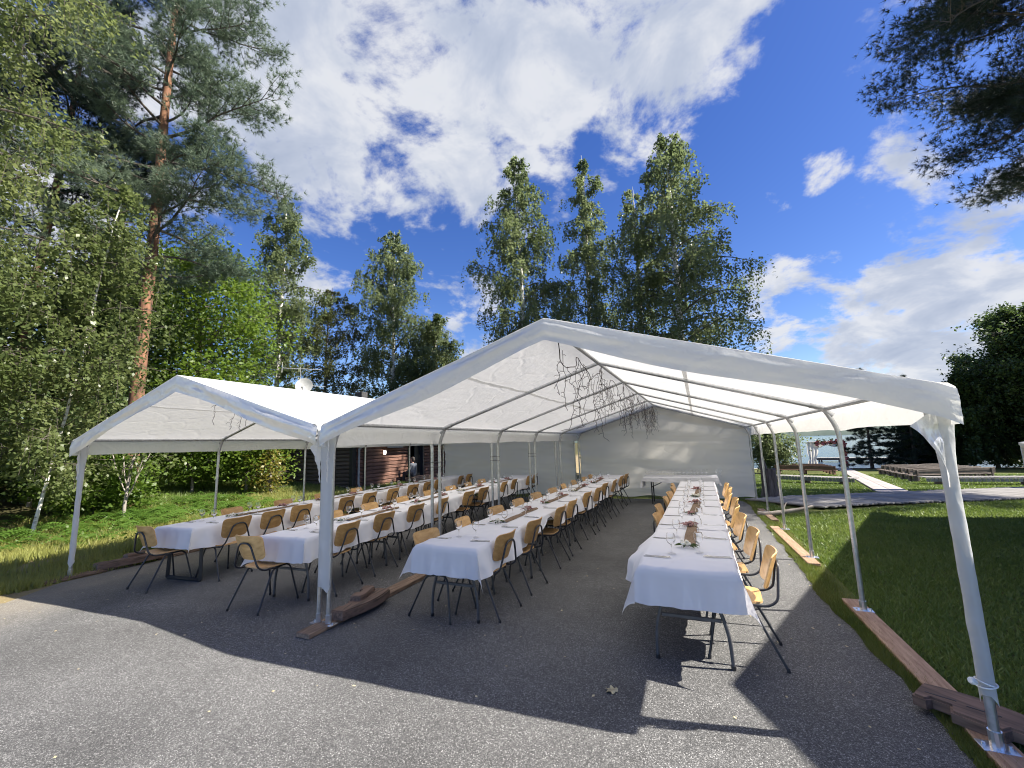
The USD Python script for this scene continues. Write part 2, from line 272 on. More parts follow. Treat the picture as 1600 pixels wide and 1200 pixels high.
def dup(root, loc, rotz=0.0, label=None, group=None, tilt=None):
    was = root.GetCustomData()
    base = root.GetName().rsplit('_', 1)[0] if root.GetName()[-3:].isdigit() else root.GetName()
    x = UsdGeom.Xform.Define(stage, numbered('/World/' + base)) if root.IsA(UsdGeom.Xform) else UsdGeom.Mesh.Define(stage, numbered('/World/' + base))
    p = x.GetPrim()
    p.GetReferences().AddInternalReference(root.GetPath())
    if root.IsA(UsdGeom.Xform):
        p.SetInstanceable(True)
    p.GetAttribute('xformOp:translate').Set(Gf.Vec3d(*map(float, loc)))
    p.GetAttribute('xformOp:rotateXYZ').Set(Gf.Vec3f(*(tilt or (0, 0)), rotz))
    return _tag(p, label or was['label'], was['category'], group or was.get('group'))


# ------------------------------------------------------------------ mesh helpers ((vertices, triangles) pairs)
def merge(parts):
    vs, fs, o = [], [], 0
    for v, f in parts:
        vs.append(np.asarray(v, float)); fs.append(np.asarray(f, int) + o); o += len(v)
    return np.vstack(vs), np.vstack(fs)


def tris(m):
    v, f = m
    f = np.asarray(f, int)
    return np.asarray(v, float), (np.vstack([f[:, [0, 1, 2]], f[:, [0, 2, 3]]]) if f.shape[1] == 4 else f)


_cv = np.array([(sx * (1 if a else .8), sy * (1 if b else .8), sz * (1 if c else .8)) for sx in (-1, 1) for sy in (-1, 1) for sz in (-1, 1) for a, b, c in ((1, 0, 0), (0, 1, 0), (0, 0, 1))])
_ck = np.array([(a, b, c) for _ in range(8) for a, b, c in ((1, 0, 0), (0, 1, 0), (0, 0, 1))])
_h = ConvexHull(_cv)
_cf = _h.simplices.copy()
for _i, (_s, _e) in enumerate(zip(_h.simplices, _h.equations)):
    if np.dot(np.cross(_cv[_s[1]] - _cv[_s[0]], _cv[_s[2]] - _cv[_s[0]]), _e[:3]) < 0:
        _cf[_i] = _s[[0, 2, 1]]


def box(c, s, b=0.006, rz=0.0):
    """A box with chamfered edges: centre, full size, chamfer."""
    h = np.asarray(s, float) / 2
    b = min(b, h.min() * 0.45)
    v = np.sign(_cv) * np.where(_ck == 1, h, h - b)
    if rz:
        a = math.radians(rz)
        v = v @ np.array([[math.cos(a), math.sin(a), 0], [-math.sin(a), math.cos(a), 0], [0, 0, 1]])
    return v + np.asarray(c, float), _cf


def tube(P, r, n=8, cap=True, closed=False):
    P = np.asarray(P, float)
    k = len(P)
    r = np.broadcast_to(np.asarray(r, float), (k,))
    T = np.gradient(P, axis=0) if not closed else np.roll(P, -1, 0) - np.roll(P, 1, 0)
    T /= np.maximum(np.linalg.norm(T, axis=1, keepdims=True), 1e-9)
    a = np.array([0, 0, 1.0]) if abs(T[0, 2]) < 0.9 else np.array([1.0, 0, 0])
    N = np.cross(T[0], a); N /= np.linalg.norm(N)
    Ns = [N]
    for i in range(1, k):
        N = Ns[-1] - T[i] * np.dot(Ns[-1], T[i]); N /= max(np.linalg.norm(N), 1e-9); Ns.append(N)
    Ns = np.array(Ns); B = np.cross(T, Ns)
    ang = np.arange(n) / n * 2 * np.pi
    v = (P[:, None] + r[:, None, None] * (np.cos(ang)[None, :, None] * Ns[:, None] + np.sin(ang)[None, :, None] * B[:, None])).reshape(-1, 3)
    i, j = np.meshgrid(np.arange(k if closed else k - 1), np.arange(n), indexing='ij')
    i2, j2 = (i + 1) % k, (j + 1) % n
    q = np.stack([i * n + j, i * n + j2, i2 * n + j2, i2 * n + j], -1).reshape(-1, 4)
    f = np.vstack([q[:, [0, 1, 2]], q[:, [0, 2, 3]]])
    if cap and not closed:
        v = np.vstack([v, P[0], P[-1]])
        jj = np.arange(n); c0, c1 = k * n, k * n + 1
        f = np.vstack([f, np.stack([np.full(n, c0), (jj + 1) % n, jj], 1), np.stack([np.full(n, c1), (k - 1) * n + jj, (k - 1) * n + (jj + 1) % n], 1)])
    return v, f


def bend(P, rad=0.05, n=5):
    """Rounds the corners of a polyline."""
    P = [np.asarray(p, float) for p in P]
    out = [P[0]]
    for a, b, c in zip(P[:-2], P[1:-1], P[2:]):
        la, lc = np.linalg.norm(a - b), np.linalg.norm(c - b)
        q = min(rad, la * .48, lc * .48)
        s, e = b + (a - b) / la * q, b + (c - b) / lc * q
        for t in np.linspace(0, 1, n):
            out.append((1 - t) ** 2 * s + 2 * t * (1 - t) * b + t * t * e)
    out.append(P[-1])
    return np.array(out)


def grid(X, Y, Z):
    """A sheet from 2-D coordinate arrays."""
    a, b = X.shape
    v = np.stack([X, Y, Z], -1).reshape(-1, 3)
    i, j = np.meshgrid(np.arange(a - 1), np.arange(b - 1), indexing='ij')
    q = np.stack([i * b + j, (i + 1) * b + j, (i + 1) * b + j + 1, i * b + j + 1], -1).reshape(-1, 4)
    return v, np.vstack([q[:, [0, 1, 2]], q[:, [0, 2, 3]]])


def lathe(prof, n=20):
    """Revolves (radius, z) pairs about z."""
    prof = np.asarray(prof, float)
    a = np.arange(n) / n * 2 * np.pi
    v = np.stack([prof[:, 0][:, None] * np.cos(a), prof[:, 0][:, None] * np.sin(a), np.repeat(prof[:, 1][:, None], n, 1)], -1).reshape(-1, 3)
    i, j = np.meshgrid(np.arange(len(prof) - 1), np.arange(n), indexing='ij')
    j2 = (j + 1) % n
    q = np.stack([i * n + j, i * n + j2, (i + 1) * n + j2, (i + 1) * n + j], -1).reshape(-1, 4)
    return v, np.vstack([q[:, [0, 1, 2]], q[:, [0, 2, 3]]])


def prism(pts, z0, z1, bevel=0.0):
    """Extrudes a plan outline from z0 to z1, optionally with a bevelled top edge."""
    p = Polygon(pts)
    m = trimesh.creation.extrude_polygon(p, z1 - z0 - bevel, engine="earcut")
    parts = [(np.array(m.vertices) + [0, 0, z0], np.array(m.faces))]
    if bevel:
        q = p.buffer(-bevel, join_style=2)
        m2 = trimesh.creation.extrude_polygon(q if q.geom_type == 'Polygon' else max(q.geoms, key=lambda g: g.area), bevel, engine="earcut")
        parts.append((np.array(m2.vertices) + [0, 0, z1 - bevel], np.array(m2.faces)))
    return merge(parts)


def move(m, loc=(0, 0, 0), rz=0.0, s=1.0):
    v, f = m
    a = math.radians(rz)
    M = np.array([[math.cos(a), math.sin(a), 0], [-math.sin(a), math.cos(a), 0], [0, 0, 1]])
    return (np.asarray(v, float) * s) @ M + np.asarray(loc, float), f


def rot(m, axis, deg, about=(0, 0, 0)):
    M = trimesh.transformations.rotation_matrix(math.radians(deg), axis, about)
    v = np.asarray(m[0], float)
    return v @ M[:3, :3].T + M[:3, 3], m[1]


def ground_z(x, y):
    """Height of the terrain: flat under the tents, rising a little to the left, dipping under the lake."""
    x, y = np.asarray(x, float), np.asarray(y, float)
    z = 0.085 * np.clip(-x - 13.8, 0, 8)
    z = z + 0.25 * np.clip((-x - 15) / 10, 0, 1) * (meshkit.noise(np.stack([x * .4, y * .4, 0 * x], -1), 3) - .3)
    fall = np.clip((x + 9) / 6, 0, 1)
    z = z - .04 * np.clip(y - 13.5, 0, 40) * fall * fall * (3 - 2 * fall)
    shore = 46.6 + 0.35 * np.sin(x * 0.55) + .2 * np.sin(x * 1.7) + np.clip(-3 - x, 0, 40) * 1.5
    z = z - np.clip((y - shore) / 3.0, 0, 1) * 1.6 * (np.hypot(x, y) < 1500)
    return z

# ================================================================== SETTING
def build_setting():
    a = np.concatenate([-np.geomspace(4000, 32, 26), np.arange(-30, 30.1, .6), np.geomspace(32, 4000, 26)])
    b = np.concatenate([-np.geomspace(4000, 22, 26), np.arange(-20, 54.1, .6), np.geomspace(56, 4000, 26)])
    X, Y = np.meshgrid(a, b, indexing='ij')
    Z = ground_z(X, Y)
    near = (np.abs(X) < 30) & (np.abs(Y) < 40)
    Z = Z + np.where(near & (X < -9.6), 0.05 * (meshkit.noise(np.stack([X, Y, 0 * X], -1), 5) - .5), 0) - 0.004
    obj('ground', grid(X, Y, Z), 'ground_look', kind='structure', smooth=True)
    # asphalt yard, with a ragged edge
    rng = np.random.default_rng(4)
    out = []
    def edge(p, q, n, amp):
        p, q = np.array(p, float), np.array(q, float)
        nrm = np.array([-(q - p)[1], (q - p)[0]]) / np.linalg.norm(q - p)
        t = np.linspace(0, 1, n, endpoint=False)
        w = meshkit.fbm(np.stack([t * n * .35, 0 * t + p[0], 0 * t], -1), 3, 7) - .5
        for ti, wi in zip(t, w):
            out.append(p + (q - p) * ti + nrm * wi * amp)
    edge((1.26, -9), (1.25, 3.2), 150, .16); edge((1.25, 3.2), (1.13, 6.0), 50, .14); edge((1.13, 6.0), (1.12, 9.0), 60, .2); edge((1.12, 9.0), (1.4, 11.7), 40, .34); edge((1.4, 11.7), (0.9, 13.4), 14, .3)
    edge((0.9, 13.4), (-8.5, 13.25), 50, .2); edge((-8.5, 13.25), (-8.45, 3.2), 50, .15); edge((-8.45, 3.2), (-8.0, 2.55), 8, .1); edge((-8.0, 2.55), (-9.6, 1.6), 12, .2); edge((-9.6, 1.6), (-14, -9), 30, .3)
    m = trimesh.creation.triangulate_polygon(Polygon(out), engine='earcut')
    obj('asphalt_yard', (np.column_stack([m[0], np.full(len(m[0]), .006)]), m[1]), 'asphalt_look', kind='structure')
    # lake and far shore
    a1 = np.concatenate([np.arange(-60, 60.1, 4), np.geomspace(70, 2600, 20)]); a2 = np.geomspace(45.6, 2600, 40)
    xs = np.unique(np.concatenate([-a1, a1]))
    X, Y = np.meshgrid(xs, a2, indexing='ij')
    obj('lake', grid(X, Y, 0 * X - 1.37), 'lake_look', kind='structure')
    x = np.linspace(-1500, 2200, 400)
    h = 9 + 20 * meshkit.fbm(np.stack([x / 260, 0 * x, 0 * x], -1), 4, 2) + 3 * meshkit.noise(np.stack([x / 8, 0 * x, 0 * x], -1), 9)
    rows = [np.stack([x, 1150 + 0 * x, 0 * x - 2], -1), np.stack([x, 1190 + 0 * x, h * .8], -1), np.stack([x, 1260 + 0 * x, h], -1), np.stack([x, 1600 + 0 * x, h * .4], -1)]
    G = np.array(rows)
    obj('far_shore_hills', grid(G[..., 0], G[..., 1], G[..., 2]), 'far_forest', kind='structure', smooth=True)
    # boardwalk: every plank a part
    bw = thing('boardwalk', None, None, kind='structure')
    rng = np.random.default_rng(8)
    A, B = np.array([1.80, 12.75]), np.array([12.2, 19.6])
    d = (B - A) / np.linalg.norm(B - A); nr = np.array([-d[1], d[0]])
    ang = math.degrees(math.atan2(d[1], d[0]))
    n = int(np.linalg.norm(B - A) / .145)
    for i in range(n):
        c = A + d * (i * .145 + .07) + nr * rng.uniform(-.04, .04)
        obj('plank', box((0, 0, 0), (.128, 1.9 + .05 * i * .145 + rng.uniform(-.05, .05), .035), .005), 'grey_plank', bw, loc=(c[0], c[1], float(ground_z(c[0], c[1])) + .06 + rng.uniform(-.004, .004)), rotz=ang + rng.uniform(-1.2, 1.2) + 18)
    for s in (-.6, .6):
        J = [np.append(A + d * q + nr * s, float(ground_z(*(A + d * q + nr * s))) + .015) for q in np.linspace(0, np.linalg.norm(B - A), 8)]
        obj('joist', tube(J, .03, 4), 'old_plank', bw)
    # paved path to the lake: slabs as parts
    pa = thing('garden_path', None, None, kind='structure')
    P0, P1 = np.array([5.5, 17.0]), np.array([11.3, 45.0])
    d = (P1 - P0) / np.linalg.norm(P1 - P0); nr = np.array([-d[1], d[0]]); L = np.linalg.norm(P1 - P0)
    ang = math.degrees(math.atan2(d[1], d[0]))
    k = 0
    while k * .42 < L:
        for s in (-.21, .21):
            c = P0 + d * (k * .42 + .2) + nr * s
            obj('slab', box((0, 0, 0), (.405, .42, .05), .01), 'path_stone', pa, loc=(c[0], c[1], float(ground_z(c[0], c[1])) + .012 + rng.uniform(-.004, .004)), rotz=ang + rng.uniform(-.6, .6), tilt=(0, 2.2))
        k += 1
    # sandy strip along the shore
    x = np.linspace(-1.0, 26, 90)
    yb = 45.1 + .3 * np.sin(x * 1.3)
    XX, YY = np.stack([x] * 4), np.stack([yb, yb + .5, yb + 1, yb + 1.5])
    obj('shore_sand', grid(XX, YY, ground_z(XX, YY) + .03), 'sand', kind='structure')


build_setting()


# ================================================================== TENTS
ZE, ZR = 1.985, 2.745
Y0, BAY, NB = 3.34, 2.0, 5
Y1 = Y0 + BAY * NB


def make_tent(name, label, xl, xr, seed, front_sleeves, elbow_right=True):
    t = thing(name, label, 'party tent')
    rng = np.random.default_rng(seed)
    xc, hw = (xl + xr) / 2, (xr - xl) / 2
    slope = (ZR - ZE) / hw

    def rafter_z(x):
        return ZR - abs(x - xc) * slope
    ys = [Y0 + BAY * k for k in range(NB + 1)]
    pr = 0.023
    # poles
    for k, y in enumerate(ys):
        for s, x in ((-1, xl), (1, xr)):
            P = bend([(x, y, .04), (x, y, 1.80), (x - s * .10, y, rafter_z(x - s * .10) - .01)], .12, 6)
            obj('pole', tube(P, pr, 12), 'steel', t, smooth=40)
            pl = merge([box((x, y, .044), (.15, .10, .006), .002), tube([(x, y, .045), (x, y, .13)], .03, 12)] + [tube([(x + a * .055, y, .045), (x + a * .055, y, .062)], .009, 6) for a in (-1, 1)])
            obj('foot_plate', pl, 'bright_steel', t)
            obj('corner_joint', tube([(x - s * .03, y, ZE - .05), (x - s * .12, y, rafter_z(x - s * .12)), (x - s * .22, y, rafter_z(x - s * .22))], .028, 10), 'steel', t, smooth=40)
    for k, y in enumerate(ys):
        for s in (-1, 1):
            xe = xc + s * (hw - .06)
            obj('rafter', tube([(xe, y, rafter_z(xe)), (xc, y, ZR)], pr * .95, 10), 'steel', t, smooth=40)
    obj('ridge_pipe', tube([(xc, Y0, ZR), (xc, Y1, ZR)], pr, 10), 'steel', t, smooth=40)
    for s in (-1, 1):
        xe = xc + s * (hw - .09)
        obj('eave_pipe', tube([(xe, Y0, rafter_z(xe) - .005), (xe, Y1, rafter_z(xe) - .005)], pr * .9, 10), 'steel', t, smooth=40)
        xm = xc + s * hw * .55
        if s < 0:
            pass
    # canopy: one sheet over the rafters, sagging between them, with side valances
    prof = [(-hw - .035, 1.785), (-hw - .045, 1.86), (-hw - .05, 1.94), (-hw - .04, 1.995), (-hw - .01, 2.02)]
    for u in np.linspace(-hw + .04, -.06, 34):
        prof.append((u, ZR - abs(u) * slope + .03))
    prof += [(-.025, ZR + .022), (0, ZR + .03)]
    prof = prof + [(-a, z) for a, z in prof[::-1][1:]]
    prof = np.array(prof)
    yy = np.linspace(Y0 - .13, Y1 + .06, 150)
    U, YY = np.meshgrid(prof[:, 0], yy, indexing='ij'); ZZ = np.repeat(prof[:, 1][:, None], len(yy), 1)
    ph = (YY - Y0) / BAY
    inroof = np.clip((hw - np.abs(U)) / .3, 0, 1) * np.clip(np.abs(U) / .2, 0, 1)
    frac = ph - np.floor(ph)
    sag = 4 * frac * (1 - frac) * (ph > 0) * (ph < NB)
    N = meshkit.fbm(np.stack([U * .9 + 20, YY * 2.6, 0 * U], -1), 4, seed) - .5
    N2 = meshkit.noise(np.stack([U * 1.2 + YY * .35, YY * 9, 0 * U], -1), seed + 3) - .5
    ZZ = ZZ - .022 * sag * inroof + inroof * (.03 * N * (.3 + sag) + .006 * N2)
    val = (np.abs(U) > hw + .02) | (ZZ < 1.98)
    wave = meshkit.fbm(np.stack([YY * 1.5, ZZ * 2 + np.sign(U) * 5, 0 * U], -1), 3, seed + 5) - .5
    UU = U + np.where(val, np.sign(U) * (.05 * wave) * np.clip((2.0 - ZZ) / .2, 0, 1), 0)
    ZZ = ZZ + np.where(np.arange(len(prof))[:, None] % (len(prof) - 1) == 0, .03 * wave + .012 * sag, 0)
    obj('canopy', grid(UU + xc, YY, ZZ), 'tarp', t, smooth=50)
    # lap seams along the slopes
    for s in (-1, 1):
        for us in (hw * .42,):
            u = np.array([us - .022, us + .022]) * s
            Yg, Ug = np.meshgrid(yy[2:], u)
            ip = np.abs(Ug)
            k = np.argmin(np.abs(prof[:, 0] - s * us))
            zl = np.interp(yy[2:], yy, ZZ[k]) - .006 + (abs(prof[k, 0]) - ip) * slope
            obj('roof_seam', grid(Ug + xc, Yg, zl), 'tarp', t)
    # gable valance at the front (and rear), hanging from the edge of the roof with a bulging hem
    for yv, sgn in ((Y0 - .13, -1), (Y1 + .06, 1)):
        us = np.linspace(-hw - .045, hw + .045, 240)
        ztop = np.where(np.abs(us) > hw - .02, 2.015 - np.clip(np.abs(us) - hw + .02, 0, 1) * .5, ZR - np.abs(us) * slope + .027)
        ts = np.linspace(0, 1, 14)
        Ug, Tg = np.meshgrid(us, ts, indexing='ij')
        depth = .205 + .02 * np.sin(us * 3.1 + seed)
        nn = meshkit.fbm(np.stack([Ug * 1.1, Tg * 2.6 + seed, 0 * Ug], -1), 3, seed + 9) - .5
        Zg = ztop[:, None] - depth[:, None] * Tg
        fine = meshkit.fbm(np.stack([Ug * 5 + Tg * 2, Tg * 1.2 + seed, 0 * Ug], -1), 3, seed + 13) - .5
        Yg = yv + sgn * (.010 * np.sin(Tg * np.pi * .9) + (.055 * nn + .018 * fine) * np.clip(Tg * 3, 0, 1))
        obj('gable_valance', grid(Ug + xc, Yg, Zg), 'tarp', t, smooth=60)
    # leg sleeves with gussets
    for x, w, zb, gl, gr, yk in front_sleeves:
        zs = np.linspace(2.0, zb, 60); an = np.linspace(0, 2 * np.pi, 25)
        Zg, Ag = np.meshgrid(zs, an, indexing='ij')
        nn = meshkit.fbm(np.stack([np.cos(Ag) * 1.2 + x, np.sin(Ag) * 1.2, Zg * 7 + Ag * .8], -1), 3, seed + 21) - .5
        hem = np.where(Zg < zb + .07, (.5 + .5 * np.cos(Ag * 2)) * .06 * (zb + .07 - Zg) / .07, 0)
        up_ = np.clip((Zg - 1.48) / .45, 0, 1) ** 1.6
        rx = w * (1 + .25 * nn) + .045 * up_; ry = .033 * (1 + .5 * nn) + .03 * up_
        obj('leg_sleeve', grid(x + rx * np.cos(Ag), yk + ry * np.sin(Ag), Zg - hem * 0 + np.where(Zg < zb + .05, .07 * (np.abs(np.sin(Ag + .6))), 0)), 'tarp', t, smooth=60)
        for s, g in ((-1, gl), (1, gr)):
            if not g:
                continue
            q = np.linspace(0, 1, 24); tt = np.linspace(0, 1, 14)
            Q, T = np.meshgrid(q, tt, indexing='ij')
            zz = 1.88 - Q * .46
            reach = g * (1 - Q) ** 2.2 * np.where(Q < .18, 1.0, 1.0)
            wr = meshkit.fbm(np.stack([T * 3, Q * 6 + x, 0 * Q], -1), 3, seed + 33) - .5
            obj('gusset', grid(x + s * (w * .7 + reach * T), yk - .045 - .04 * wr - .05 * (1 - Q) * T * 1.4, zz - .1 * T * (1 - Q)), 'tarp', t, smooth=60)
    return t, xc, hw, slope


def back_wall(t, xl, xr, seed):
    xc, hw = (xl + xr) / 2, (xr - xl) / 2
    us, ts = np.linspace(-hw + .02, hw - .02, 120), np.linspace(0, 1, 60)
    U, T = np.meshgrid(us, ts, indexing='ij')
    top = ZR - np.abs(U) * (ZR - ZE) / hw + .01
    Z = .09 + T * (top - .09)
    fo = meshkit.fbm(np.stack([U * .35 + seed, Z * 3.4 + U * .12, 0 * U], -1), 4, seed) - .5
    ed = np.clip((np.abs(U) - hw + 1.3) / 1.3, 0, 1) ** 2
    pull = np.sin(Z * 19 + np.abs(U) * 3.0 * np.sign(U) + seed) * .016 * ed
    Y = Y1 + .04 + .09 * fo + pull * 1.4 + .02 * np.sin(Z * 7 + U * .7 + 4 * fo) + .04 * np.sin(T * np.pi)
    Z = Z - (1 - T) ** 6 * .03 * np.sin(U * 5)
    return obj('back_wall', grid(U + xc, Y, Z), 'wall_tarp', t, smooth=60)


XM, XR, XL = -3.50, 1.345, -8.58
tent, tx, thw, tsl = make_tent('party_tent', 'white party tent on the right beside the lawn, over the two right table rows', XM, XR, 5,
    [(XR, .036, .25, .16, 0, Y0), (XM - .055, .075, .34, .07, .09, Y0 - .02)])
back_wall(tent, XM, XR, 2)
ltent, lx, lhw, lsl = make_tent('party_tent', 'white party tent on the left beside the trees, over the two left table rows', XL, XM - .13, 15,
    [(XL, .036, .16, 0, .13, Y0)])
back_wall(ltent, XL, XM - .13, 6)
# knot of cord on the right-hand leg
kn = merge([tube([(XR + .043 * math.cos(a), Y0 + .040 * math.sin(a), .37 - .012 * math.cos(a)) for a in np.linspace(0, 2 * np.pi, 20)], .004, 6), tube([(XR + .044 * math.cos(a), Y0 + .041 * math.sin(a), .355 + .008 * math.cos(a)) for a in np.linspace(0, 2 * np.pi, 20)], .004, 6),
            tube([(XR - .055, Y0 - .03, .37), (XR - .075, Y0 - .045, .385), (XR - .085, Y0 - .05, .39)], [.012, .02, .014], 8)])
obj('cord_tie', kn, 'white_paint', tent, smooth=50)
for k in (1, 2, 3):
    for zz in (1.45, 1.52):
        xk, yk = XM - .065, Y0 + BAY * k
        obj('cable_tie', tube([(xk + .10 * math.cos(a), yk + .034 * math.sin(a), zz) for a in np.linspace(0, 2 * np.pi, 20)], .004, 5), 'black_frame', tent)


# ================================================================== FURNITURE
def make_chair(label, group):
    """School-type chair facing +y: plywood seat and curved back on a bent tube frame."""
    t = thing('plywood_chair', label, 'chair', group=group)

    def shell(Us, Vs, fn, th):
        top = fn(Us, Vs)
        n = np.cross(np.gradient(top, axis=0), np.gradient(top, axis=1)); n /= np.maximum(np.linalg.norm(n, axis=-1, keepdims=True), 1e-9)
        bot = top - n * th
        a, b = Us.shape
        v1, f1 = grid(top[..., 0], top[..., 1], top[..., 2]); v2, f2 = grid(bot[..., 0], bot[..., 1], bot[..., 2])
        ring = np.concatenate([np.arange(b), np.arange(1, a) * b + b - 1, (a - 1) * b + np.arange(b - 2, -1, -1), np.arange(a - 2, 0, -1) * b])
        k = np.roll(ring, -1); o = len(v1)
        side = np.vstack([np.stack([ring, ring + o, k], 1), np.stack([k, ring + o, k + o], 1)])
        return (np.vstack([v1, v2]), np.vstack([f1, f2[:, ::-1] + o])), (np.vstack([v1, v2]), side)

    def square_round(U, V, p=5.0):
        m = np.maximum(np.abs(U), np.abs(V)); r = (np.abs(U) ** p + np.abs(V) ** p) ** (1 / p)
        k = np.where(r > 0, m / np.maximum(r, 1e-9), 1)
        return U * k, V * k
    U, V = np.meshgrid(np.linspace(-1, 1, 15), np.linspace(-1, 1, 15), indexing='ij')
    U, V = square_round(U, V, 6.5)

    def seat(U, V):
        w = .205 - .025 * (V < 0) * np.abs(V)
        return np.stack([U * w, V * .20 + .015, .452 - .016 * (1 - U ** 2) * np.clip(1 - V ** 2, 0, 1) - .022 * np.clip(V - .45, 0, 1) ** 1.5 + .006 * np.abs(U) ** 3], -1)

    def back(U, V):
        z = .685 + V * .135
        return np.stack([-U * (.200 + .016 * V) * (1 - .05 * np.clip(-V - .5, 0, 1)), -.235 - .085 * (V * .5 + .5) + .05 * U ** 2, z + .010 * U ** 2 * np.clip(V, 0, 1)], -1)
    (f, e) = shell(U, V, seat, .013)
    obj('seat', f, 'plywood', t, smooth=40); obj('seat_edge', e, 'plywood_edge', t)
    (f, e) = shell(U, V, back, .011)
    obj('backrest', f, 'plywood', t, smooth=40); obj('backrest_edge', e, 'plywood_edge', t)
    r = .0105
    for s in (-1, 1):
        obj('leg', tube(bend([(s * .225, .235, .01), (s * .165, .15, .425), (s * .165, -.12, .425)], .07, 6), r, 8), 'dark_frame', t, smooth=50)
        obj('leg', tube(bend([(s * .235, -.30, .01), (s * .19, -.10, .415), (s * .17, .0, .42)], .05, 5), r, 8), 'dark_frame', t, smooth=50)
        for fy, fx in ((.235, .225), (-.30, .235)):
            obj('foot_cap', tube([(s * fx, fy, 0), (s * fx * .985, fy * .985, .028)], .0135, 8), 'black_frame', t)
    up = bend([(-.185, -.03, .428), (-.195, -.22, .437), (-.18, -.285, .48), (-.135, -.302, .60), (-.085, -.318, .74), (.085, -.318, .74), (.135, -.302, .60), (.18, -.285, .48), (.195, -.22, .437), (.185, -.03, .428)], .075, 6)
    obj('back_frame', tube(up, r, 8), 'dark_frame', t, smooth=50)
    obj('cross_bar', merge([tube([(-.165, .10, .425), (.165, .10, .425)], .008, 6), tube([(-.17, -.08, .425), (.17, -.08, .425)], .008, 6)]), 'dark_frame', t)
    return t


ORD = ['first', 'second', 'third', 'fourth', 'fifth', 'sixth', 'seventh', 'eighth', 'ninth', 'tenth', 'eleventh', 'twelfth', 'thirteenth', 'fourteenth', 'fifteenth', 'sixteenth', 'seventeenth', 'eighteenth', 'nineteenth', 'twentieth']
ROWN = {4: 'rightmost table row', 3: 'third table row', 2: 'second table row', 1: 'leftmost table row'}
# origin of each row at its front edge, direction of the row (drift in x per metre), number of tables
ROWS = {4: ((-.165, 3.64), .011, 4), 3: ((-2.405, 3.76), .003, 5), 2: ((-4.59, 3.64), -.056, 5), 1: ((-6.76, 3.68), -.082, 5)}
TW, TL, TH = .70, 1.80, .735
CHAIRS = {(4, 1): [4.15, 4.95, 5.85, 6.6, 7.35, 8.0, 8.9, 9.7], (4, -1): [5.7, 6.45, 7.35, 8.05, 8.9, 9.5],
          (3, 1): [4.25, 5.05, 6.12, 6.82, 7.95, 8.75, 9.65, 10.4, 11.6, 12.3], (3, -1): [4.05, 4.9, 5.85, 6.7, 7.6, 8.4, 9.3, 10.2, 11.1, 11.9],
          (2, 1): [4.25, 5.05, 5.85, 6.65, 7.75, 8.5, 9.8, 10.5, 11.7, 12.3], (2, -1): [4.9, 5.8, 6.7, 7.7, 8.6, 9.5, 10.4],
          (1, 1): [4.2, 4.8, 5.42, 6.5, 7.2, 8.05, 8.9, 9.6, 10.2, 11.6, 12.3], (1, -1): [4.9, 5.9, 6.9, 8.0]}
chair0 = None


def put_chair(x, y, rz, label, group=None):
    global chair0
    if chair0 is None:
        chair0 = make_chair(label, group)
        chair0.GetAttribute('xformOp:translate').Set(Gf.Vec3d(x, y, .007)); chair0.GetAttribute('xformOp:rotateXYZ').Set(Gf.Vec3f(0, 0, rz))
        return chair0
    return dup(chair0, (x, y, .007), rz, label, group)


rc = np.random.default_rng(21)
for (row, side), vs in CHAIRS.items():
    (x0, y0), sl, nt = ROWS[row]
    base = math.degrees(math.atan(-sl))
    for k, v in enumerate(vs):
        xc = x0 + sl * (v - y0)
        off = {(4, 1): .24, (3, 1): .17, (2, 1): .15, (1, 1): .28, (4, -1): .11, (3, -1): .15}.get((row, side), .17) + rc.uniform(-.03, .04)
        rz = base + (90 if side > 0 else -90) + rc.uniform(-6, 6)
        if row == 4 and side > 0 and k in (0, 1):
            off = .33 - .04 * k; rz = base + 88 + 6 * k
        put_chair(xc + side * (off + .02), v, rz, f"plywood chair, {ORD[k]} from the front on the {'right' if side > 0 else 'left'} of the {ROWN[row]}", 'plywood chairs at the long tables')
put_chair(-4.74, 3.60, 3, 'plywood chair pulled out at the front end of the second table row')
put_chair(-6.84, 3.64, -2, 'plywood chair at the front end of the leftmost table row by the trees')


def make_folding_table(label, group, sled=False):
    t = thing('folding_table', label, 'table', group=group)
    obj('tabletop', box((0, TL / 2, TH - .022), (TW, TL - .006, .043), .012), 'table_plastic', t)
    for y in (.17, TL - .17):
        if sled:
            P = [(-.30, y, TH - .05), (-.33, y, .02), (.33, y, .02), (.30, y, TH - .05)]
            for a, b in zip(P[:-1], P[1:]):
                obj('leg' if a[2] != b[2] else 'foot_rail', tube([a, b], .028, 4), 'black_frame', t)
        else:
            for s in (-1, 1):
                obj('leg', tube(bend([(s * .19, y, TH - .045), (s * .185, y, .50), (s * .265, y, .25), (s * .272, y, .012)], .10, 6), .0145, 10), 'table_leg_paint', t, smooth=50)
                obj('foot_cap', tube([(s * .272, y, 0), (s * .272, y, .03)], .018, 8), 'black_frame', t)
            obj('cross_bar', box((0, y, .34), (.44, .018, .028), .004), 'table_leg_paint', t)
            yi = y + (.30 if y < TL / 2 else -.30)
            obj('brace', tube(bend([(-.11, y, .56), (-.0, (y + yi) / 2, .66), (0, yi, TH - .045)], .05), .009, 6), 'dark_frame', t)
            obj('brace', tube([(.11, y, .56), (0, (y + yi) / 2, .66)], .009, 6), 'dark_frame', t)
    return t


